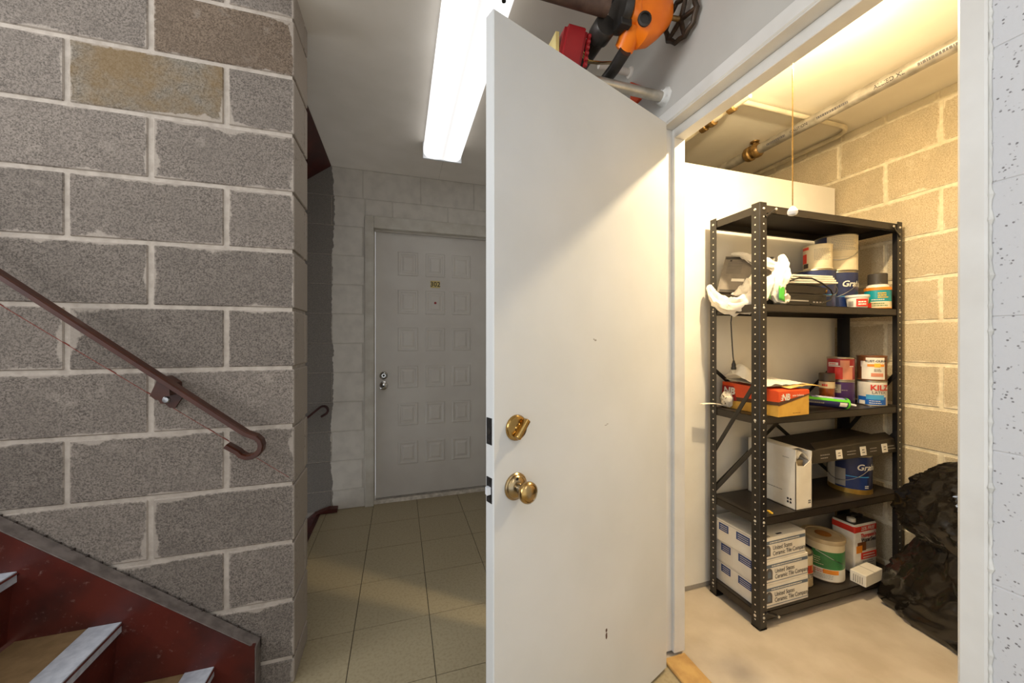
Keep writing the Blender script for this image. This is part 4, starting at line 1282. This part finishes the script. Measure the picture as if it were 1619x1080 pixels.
def kbox(x, zz, w, h):
    g = MB()
    fn = kfn(x, zz, .0010)
    fn2 = kfn(x, zz, -.003)
    g.hexa([fn(-w, -h), fn(w, -h), fn2(w, -h), fn2(-w, -h), fn(-w, h), fn(w, h), fn2(w, h), fn2(-w, h)])
    return g
for x in (1.925, 2.085, 2.235):
    sq = kbox(x, .026, .019, .020).build('white_square', 'can_white', kbo)
    print_lines(sq, kfn(x, .026, .0018), 'ink', .018, 2, .012, .004, int(x * 100))
for x in (1.835, 2.005, 2.160, 2.285):
    print_lines(kbo, kfn(x, .026, .0014), 'label_grey', .06, 2, .013, .004, int(x * 100))
for i, (x, y) in enumerate(((1.505, 1.172), (1.516, 1.176), (1.512, 1.167))):
    wn_ = MB().lathe([(.005, 0), (.0052, .004), (.003, .011), (.001, .012)], (x, y, Z4 + .004), (math.cos(i * 2), math.sin(i * 2), .15), 8).build('wire_connector', 'label_yellow')
    tag(wn_, ('tiny yellow wire connector on the lower middle shelf beside the front post'), 'connector', group='yellow wire connectors')

# ------------------------------------------------------------------ middle shelf: shoe box and what lies on it
ang_s = math.atan2(-.018, .999)
t = thing('shoe_box', 'orange and tan shoe box overhanging the middle shelf', 'shoe box', (1.492, 1.122, Z3), R(3))
W_, D_, H_ = .190, .262, .105
MB().box(0, W_, 0, D_, 0, H_, .0015).build('base', 'carton_kraft', t, local=True)
def sb(n_, poly, axis, a0, a1, mm):
    MB().prism(poly, axis, a0, a1).build(n_, mm, t, local=True)
# front: diagonal orange field with brown stripe
sb('print_field', [(0, .062), (W_, .090), (W_, H_), (0, H_)], 'y', -.0008, .001, 'box_orange')
sb('print_stripe', [(0, .046), (W_, .084), (W_, .090), (0, .062)], 'y', -.0008, .001, 'box_brown')
# left long side
sb('print_field', [(0, .062), (D_, .054), (D_, H_), (0, H_)], 'x', -.0008, .001, 'box_orange')
sb('print_stripe', [(0, .048), (D_, .034), (D_, .054), (0, .062)], 'x', -.0008, .001, 'box_brown')
sb('print_field', [(D_ - .075, .04), (D_, .034), (D_, H_), (D_ - .060, H_)], 'x', -.0014, .001, 'box_red')
M_ = ROOTM[t.name]
rx = M_.to_3x3() @ Vector((1, 0, 0))
ry = M_.to_3x3() @ Vector((0, -1, 0))
text_on('NB', .036, 'can_white', t, flat_fn(M_ @ Vector((.042, -.001, .080)), rx, (0, 0, 1)), bold=.04, shear=.15)
for k in range(3):
    MB().box(.012 + k * .002, .020 + k * .003, -.0016, .0, .068 + k * .009, .071 + k * .009).build('logo_bar', 'can_white', t, local=True)
text_on('new balance', .0145, 'can_white', t, flat_fn(M_ @ Vector((.118, -.001, .086)), rx, (0, 0, 1)), bold=.005)
text_on('NB', .044, 'can_white', t, flat_fn(M_ @ Vector((-.0014, D_ - .036, .080)), ry, (0, 0, 1)), bold=.04, shear=.15)
print_lines(t, flat_fn(M_ @ Vector((.11, -.0003, .012)), rx, (0, 0, 1)), 'box_brown', .05, 1, .01, .002, 8)
MB().hexa([(0, 0, H_), (W_, 0, H_), (W_, D_, H_), (0, D_, H_), (0, .01, H_ + .004), (W_, .005, H_ + .002), (W_, D_, H_ + .006), (0, D_, H_ + .016)]).build('lid', 'box_orange', t, local=True)
# kraft paper sticking out
kp = MB()
kp.grid(lambda a, b_: (1.575 + .245 * a, 1.135 + .17 * b_ + .02 * a, Z3 + H_ + .010 + .010 * math.sin(PI * a) + .004 * fbm((a * 4, b_ * 4, 1)) - .006 * a * a + .010 * b_), 16, 10)
o = kp.build('kraft_paper', 'kraft_paper', smooth=True)
tag(o, 'loose tan kraft paper sheet sticking out over the shoe box', 'paper')
o.modifiers.new('thickness', 'SOLIDIFY').thickness = .0012
# white padded sheet on top
wp = MB()
def wsheet(a, b_):
    x = 1.458 + .245 * a + .02 * b_
    y = 1.15 + .22 * b_ + .02 * math.sin(a * 3)
    ed = min(1, 5 * a, 5 * (1 - a), 5 * b_, 5 * (1 - b_))
    return (x, y, Z3 + H_ + .022 + .018 * ed * (.7 + .6 * b_) * (1 - .55 * a) + .006 * fbm((a * 5, b_ * 5, 4)) + .012 * b_ + .055 * math.exp(-((a - .2) / .22) ** 2 - ((b_ - .72) / .28) ** 2))
wp.grid(wsheet, 22, 16)
wp.grid(lambda a, b_: (1.458 + .245 * a + .02 * b_, 1.15 + .22 * b_ + .02 * math.sin(a * 3), Z3 + H_ + .018 + .012 * b_), 22, 16)
o = wp.build('plastic_mailer', 'bag_white', smooth=True)
tag(o, 'crumpled white plastic mailer lying on top of the shoe box', 'mailer')
# clear bag of screws
cbm = MB()
def blob(cx, cy, cz, rx_, ry_, rz_, amp, seed, fs=3.0):
    def fn(a, b_):
        th_a, ph = 2 * PI * a, PI * (b_ * .998 + .001)
        d = Vector((math.cos(th_a) * math.sin(ph), math.sin(th_a) * math.sin(ph), -math.cos(ph)))
        k = 1 + amp * fbm((d.x + seed, d.y, d.z), fs)
        return (cx + d.x * rx_ * k, cy + d.y * ry_ * k, cz + max(-rz_, d.z * rz_ * k))
    return fn
cbm.grid(blob(1.4695, 1.350, Z3 + .040, .022, .030, .036, .22, 3), 22, 14, True)
t = thing('screw_bag', 'clear plastic bag of small hardware at the shelf corner by the shoe box', 'bag', (1.4695, 1.35, Z3))
cbm.build('bag_film', 'paper_white', t, True)
for i in range(9):
    a = i * 2.4
    p0 = Vector((1.4475 + .0015 * (i % 3), 1.338 + .0026 * i, Z3 + .022 + .005 * ((i * 5) % 9)))
    MB().cyl(p0, p0 + Vector((.003, .007 * math.cos(a), .006 * math.sin(a))), .0016, seg=6).build('screw', 'brass_worn', t)
stp = MB()
stp.tube([(1.46, 1.365, Z3 + .012), (1.42, 1.372, Z3 + .020), (1.38, 1.374, Z3 + .022), (1.345, 1.378, Z3 + .020)], .004, flat=(.012, .0015))
tag(stp.build('paper_strip', 'paper_white'), 'thin white paper strip poking out past the left shelf post', 'paper')

# caulk tube in a green gun
t = thing('caulk_tube', 'navy sealant tube with bright green stripe lying on the middle shelf', 'sealant tube', (1.90, 1.19, Z3))
pa, pb = Vector((1.712, 1.262, Z3 + .052)), Vector((1.962, 1.168, Z3 + .026))
ax_ = (pb - pa).normalized()
MB().cyl(pa, pb, .024, seg=26).build('barrel', 'tube_navy', t, True)
MB().lathe([(.025, 0), (.025, .008), (.020, .010), (.001, .010)], pb, ax_, 26).build('end_cap', 'label_lime', t, True)
MB().lathe([(.010, .008), (.006, .014), (.0045, .05), (.001, .05)], pb, ax_ + Vector((0, 0, -.08)), 14).build('nozzle', 'plastic_white', t, True)
sd_ = ax_.cross(Vector((0, 0, 1))).normalized()
up_ = sd_.cross(ax_)
if sd_.y > 0:
    sd_ = -sd_
def tube_patch(a0, a1, l0, l1, mm, nm):
    g = MB()
    rings = []
    Ln = (pb - pa).length
    for i in range(9):
        a = R(a0 + (a1 - a0) * i / 8)
        d = sd_ * math.cos(a) + up_ * math.sin(a)
        rings.append([pa + ax_ * Ln * l0 + d * .0245, pa + ax_ * Ln * l1 + d * .0245, pa + ax_ * Ln * l1 + d * .0238, pa + ax_ * Ln * l0 + d * .0238])
    g.ring_loft(rings)
    return g.build(nm, mm, t, True)
tube_patch(18, 48, 0, 1, 'label_lime', 'green_stripe')
tube_patch(48, 120, .42, .96, 'tube_violet', 'label_patch')
tube_patch(48, 120, .0, .40, 'can_green', 'label_patch')
tube_patch(-35, 10, .86, .98, 'can_white', 'label_patch')
Lm = (pb - pa).length
print_lines(t, lambda x, y: pa + ax_ * (Lm * .68 + x) + (sd_ * math.cos(R(75) + y / .0245) + up_ * math.sin(R(75) + y / .0245)) * .0253, 'can_white', .09, 2, .012, .006, 5)
print_lines(t, lambda x, y: pa + ax_ * (Lm * .5 + x) + (sd_ * math.cos(R(-10) + y / .0245) + up_ * math.sin(R(-10) + y / .0245)) * .0253, 'label_grey', .09, 1, .012, .006, 6)

# ------------------------------------------------------------------ upper shelf: device in a grocery bag, papers, electronics, cord
t = thing('grey_device', 'flat grey plastic device with pale sticker leaning in the grocery bag', 'device', (1.5, 1.3, Z2 + .08))
c_bl, c_br = Vector((1.445, 1.385, 1.432)), Vector((1.565, 1.215, 1.405))
c_tl, c_tr = Vector((1.514, 1.398, 1.607)), Vector((1.622, 1.236, 1.572))
nn_ = (c_br - c_bl).cross(c_tl - c_bl).normalized()
bk = -nn_ * .022
g = MB()
g.hexa([c_bl, c_br, c_br + bk, c_bl + bk, c_tl, c_tr, c_tr + bk, c_tl + bk])
gd = g.build('case', 'grey_plastic', t)
def dfn(u_, v_, e=.0012):
    bot = c_bl.lerp(c_br, u_)
    tp_ = c_tl.lerp(c_tr, u_)
    o = bot.lerp(tp_, v_)
    return flat_fn(o, c_br - c_bl, (c_tl - c_bl), e)
def dbox(u_, v_, w, h, nm, mm):
    f1, f2 = dfn(u_, v_, .0010), dfn(u_, v_, -.003)
    g = MB()
    g.hexa([f1(-w, -h), f1(w, -h), f2(w, -h), f2(-w, -h), f1(-w, h), f1(w, h), f2(w, h), f2(-w, h)])
    g.build(nm, mm, gd)
dbox(.36, .34, .026, .007, 'sticker', 'can_white')
dbox(.5, .97, .095, .005, 'top_lip', 'dark_grey_plastic')
dbox(.5, .04, .095, .005, 'bottom_lip', 'dark_grey_plastic')
for k in range(8):
    dbox(.24, .85 - k * .045, .030, .0008, 'print_line', 'ink_grey')
for u_ in (.14, .88):
    dbox(u_, .88, .004, .004, 'screw_hole', 'black_metal')

t = thing('grocery_bag', 'crumpled white plastic grocery bag with green print spilling off the upper shelf', 'bag', (1.47, 1.28, Z2 - .03))
def crumple_tube(pts, rad, flat_, seed, nm, mm='bag_white', amp=.35, nu=22, nv=34):
    P_ = [Vector(p) for p in pts]
    def path(v_):
        f = v_ * (len(P_) - 1)
        i = min(int(f), len(P_) - 2)
        q = f - i
        p0, p1, p2, p3 = P_[max(i - 1, 0)], P_[i], P_[i + 1], P_[min(i + 2, len(P_) - 1)]
        return 0.5 * ((2 * p1) + (p2 - p0) * q + (2 * p0 - 5 * p1 + 4 * p2 - p3) * q * q + (3 * p1 - p0 - 3 * p2 + p3) * q ** 3)
    def rad_at(v_):
        f = v_ * (len(rad) - 1)
        i = min(int(f), len(rad) - 2)
        return rad[i] + (rad[i + 1] - rad[i]) * (f - i)
    def fn(a, b_):
        c0 = path(b_)
        tg = (path(min(1, b_ + .01)) - path(max(0, b_ - .01))).normalized()
        s_ = tg.cross(Vector((.8, .6, .02))).normalized()
        w2 = tg.cross(s_)
        th_a = 2 * PI * a
        r0 = rad_at(b_)
        d = s_ * math.cos(th_a) + w2 * math.sin(th_a) * flat_
        k = 1 + amp * fbm((c0.x * 1.0 + d.x * .05 * 1, c0.y + d.y * .05, c0.z + d.z * .05 + seed), 38.0) + amp * .4 * math.sin(th_a * 5 + b_ * 9 + seed)
        return c0 + d * r0 * k
    g = MB()
    g.grid(fn, nu, nv, True)
    return g.build(nm, mm, t, True)
crumple_tube([(1.413, 1.398, 1.462), (1.407, 1.380, 1.430), (1.412, 1.345, 1.382), (1.425, 1.285, 1.352), (1.455, 1.225, 1.362), (1.485, 1.195, 1.400), (1.505, 1.180, 1.445), (1.530, 1.172, 1.480)], [.008, .018, .028, .036, .040, .032, .024, .006], .75, 1.0, 'hanging_fold')
crumple_tube([(1.600, 1.190, 1.572), (1.585, 1.172, 1.52), (1.560, 1.168, 1.47), (1.545, 1.17, 1.42), (1.56, 1.172, 1.385), (1.60, 1.175, 1.375), (1.625, 1.18, 1.368)], [.010, .024, .030, .026, .028, .024, .006], .7, 4.0, 'side_fold')
crumple_tube([(1.520, 1.372, 1.612), (1.532, 1.330, 1.602), (1.548, 1.285, 1.575), (1.566, 1.235, 1.545), (1.580, 1.19, 1.52)], [.004, .011, .016, .020, .012], .6, 8.0, 'handle_loop')
def sheet(corners, seed, e0=.014, nm='draped_film'):
    g_ = MB()
    (u0, v0), (u1, v1), (u2, v2), (u3, v3) = corners
    def fn(a, b_):
        u_ = (u0 * (1 - a) + u1 * a) * (1 - b_) + (u3 * (1 - a) + u2 * a) * b_
        v_ = (v0 * (1 - a) + v1 * a) * (1 - b_) + (v3 * (1 - a) + v2 * a) * b_
        e = e0 + .012 * fbm((u_ * 3 + seed, v_ * 3, seed), 2.0) + .006 * math.sin(u_ * 30 + v_ * 14)
        return dfn(u_, v_, max(.004, e))(0, 0)
    g_.grid(fn, 16, 16)
    o_ = g_.build(nm, 'bag_white', t, True)
    o_.modifiers.new('thickness', 'SOLIDIFY').thickness = .0012
sheet([(.22, 1.04), (.86, .92), (.84, .45), (.70, .62)], 2.0)
sheet([(.30, -.12), (.86, -.20), (.88, .50), (.66, .55)], 5.0, .018)
gm = MB()
gm.grid(lambda a, b_: (1.530 + .034 * a, 1.150 - .004 * math.sin(PI * a), 1.372 + .060 * b_ - .01 * a), 6, 6)
o = gm.build('green_print', 'bag_green', t, True)
o.modifiers.new('thickness', 'SOLIDIFY').thickness = .001
gm = MB()
gm.grid(lambda a, b_: (1.482 + .022 * a, 1.178 - .012 * a, 1.378 + .065 * b_), 6, 6)
o = gm.build('green_print', 'bag_green', t, True)
o.modifiers.new('thickness', 'SOLIDIFY').thickness = .001

t = thing('paper_stack', 'stack of white folded sheets on the upper shelf electronics', 'papers', (1.76, 1.25, Z2 + .1))
for k in range(4):
    rot = R(-2 + k * 1.0)
    g = MB()
    g.box(-.15 + .006 * k, .145 - .008 * k, -.040, .040, 0, .0075, .001)
    g.bm.transform(Matrix.Translation((1.752, 1.198, Z2 + .100 + k * .0095)) @ Matrix.Rotation(rot, 4, 'Z') @ Matrix.Rotation(R(-1.5), 4, 'Y'))
    g.build('sheet_bundle', 'paper_white', t)
t = thing('electronics_tray', 'dark grey electronics tray under the white papers on the upper shelf', 'device', (1.76, 1.25, Z2 + .05))
MB().hexa([(1.610, 1.19, Z2 + .058), (1.855, 1.185, Z2 + .058), (1.855, 1.33, Z2 + .058), (1.610, 1.33, Z2 + .058), (1.600, 1.18, Z2 + .094), (1.872, 1.176, Z2 + .086), (1.865, 1.33, Z2 + .092), (1.600, 1.33, Z2 + .094)]).build('tray', 'dark_grey_plastic', t)
MB().lathe([(.011, 0), (.012, .004), (.008, .010), (.001, .010)], (1.866, 1.19, Z2 + .074), (.5, -.8, 0), 14).build('brass_plug', 'brass', t, True)
t = thing('black_recorder', 'flat black electronics box lowest on the upper shelf', 'device', (1.76, 1.25, Z2))
MB().box(1.612, 1.862, 1.178, 1.345, Z2 + .001, Z2 + .056, .003).build('case', 'black_plastic', t)
MB().box(1.625, 1.745, 1.1765, 1.1785, Z2 + .020, Z2 + .026).build('front_slot', 'label_grey', t)
MB().box(1.63, 1.85, 1.1768, 1.1785, Z2 + .048, Z2 + .051).build('front_trim', 'dark_grey_plastic', t)
for k in range(4):
    MB().box(1.775 + k * .02, 1.785 + k * .02, 1.1765, 1.1785, Z2 + .016, Z2 + .022).build('button', 'label_grey', t)
cb_ = MB()
cb_.tube([(1.602, 1.160, Z2 + .102), (1.65, 1.150, Z2 + .118), (1.72, 1.148, Z2 + .119), (1.79, 1.15, Z2 + .100), (1.85, 1.155, Z2 + .076), (1.872, 1.160, Z2 + .056), (1.85, 1.156, Z2 + .030), (1.80, 1.155, Z2 + .012), (1.73, 1.158, Z2 + .006)], .0032, 8)
tag(cb_.build('black_cable', 'black_plastic', smooth=True), 'thin black cable looping over the upper shelf electronics', 'cable')

t = thing('power_cord', 'thin black power cord with plug hanging below the grocery bag', 'cord', (1.45, 1.30, 1.07))
MB().tube([(1.452, 1.300, 1.345), (1.446, 1.303, 1.318), (1.443, 1.305, 1.28), (1.447, 1.304, 1.21), (1.450, 1.303, 1.16), (1.452, 1.302, 1.125), (1.455, 1.301, 1.105)], .0026, 8).build('wire', 'black_plastic', t, True)
pg = MB().lathe([(.004, 0), (.006, .010), (.009, .018), (.009, .030), (.011, .032), (.011, .042), (.001, .042)], (1.455, 1.301, 1.108), (0, 0, -1), 12).build('plug', 'black_plastic', t, True)
for s_ in (-1, 1):
    MB().box(1.455 + .005 * s_ - .001, 1.455 + .005 * s_ + .001, 1.298, 1.304, 1.050, 1.068).build('prong', 'zinc', pg)

# ------------------------------------------------------------------ black refuse bag
t = thing('trash_bag', 'full black plastic refuse bag slumped beside the shelving', 'trash bag', (2.2, .68, 0))
prof = [(0.0, 1.00), (.02, 1.03), (.06, .97), (.14, .88), (.22, .79), (.30, .70), (.355, .64), (.375, .70), (.395, .76), (.44, .76), (.50, .71), (.56, .63), (.62, .54), (.66, .46), (.69, .34), (.708, .2), (.716, .02)]
def bag(a, b_):
    f = b_ * (len(prof) - 1)
    i = min(int(f), len(prof) - 2)
    q = f - i
    z = prof[i][0] + (prof[i + 1][0] - prof[i][0]) * q
    k = prof[i][1] + (prof[i + 1][1] - prof[i][1]) * q
    th_a = 2 * PI * a
    cx_, cy_ = 2.215 - .03 * z, .70 + .06 * z
    d = Vector((math.cos(th_a), math.sin(th_a), 0))
    low = 1.0 if z < .36 else 0.0
    wv_ = fbm((d.x * 1.3, d.y * 1.3, z * 2.5 + 2), 1.4, 3)
    pleat = .022 * math.sin(th_a * 15 + 5 * wv_ + z * 4) + .012 * math.sin(th_a * 37 + 9 * wv_)
    crease = 1 - abs(fbm((d.x * 1.2 + 7, d.y * 1.2 + z * 2.0, z * 5 - d.y * 2.5), 1.7, 2)) * 2.4
    crease2 = 1 - abs(fbm((d.x * 2 + 3, d.y * 2 - z * 3.0, z * 7 + d.y * 3), 2.0, 2)) * 2.4
    k = k * (1 + .05 * wv_ + low * pleat + (1 - low) * (.075 * crease + .035 * crease2) + low * .016 * crease2)
    x = cx_ + d.x * .185 * k * (1.35 if d.x > 0 else 1.0)
    y = cy_ + d.y * .470 * k
    x = min(x, KX - .006 - .004 * abs(fbm((y * 9, z * 9, 0))))
    y = min(y, SY - .006 - .004 * abs(fbm((x * 9, z * 9, 0))))
    z = z + .012 * fbm((d.x * 4, d.y * 4, z * 9), 1.5) * min(1, z * 12)
    return (x, y, max(z, .0005))
g = MB()
g.grid(bag, 200, 130, True)
g.build('film', 'trash_black', t, True)
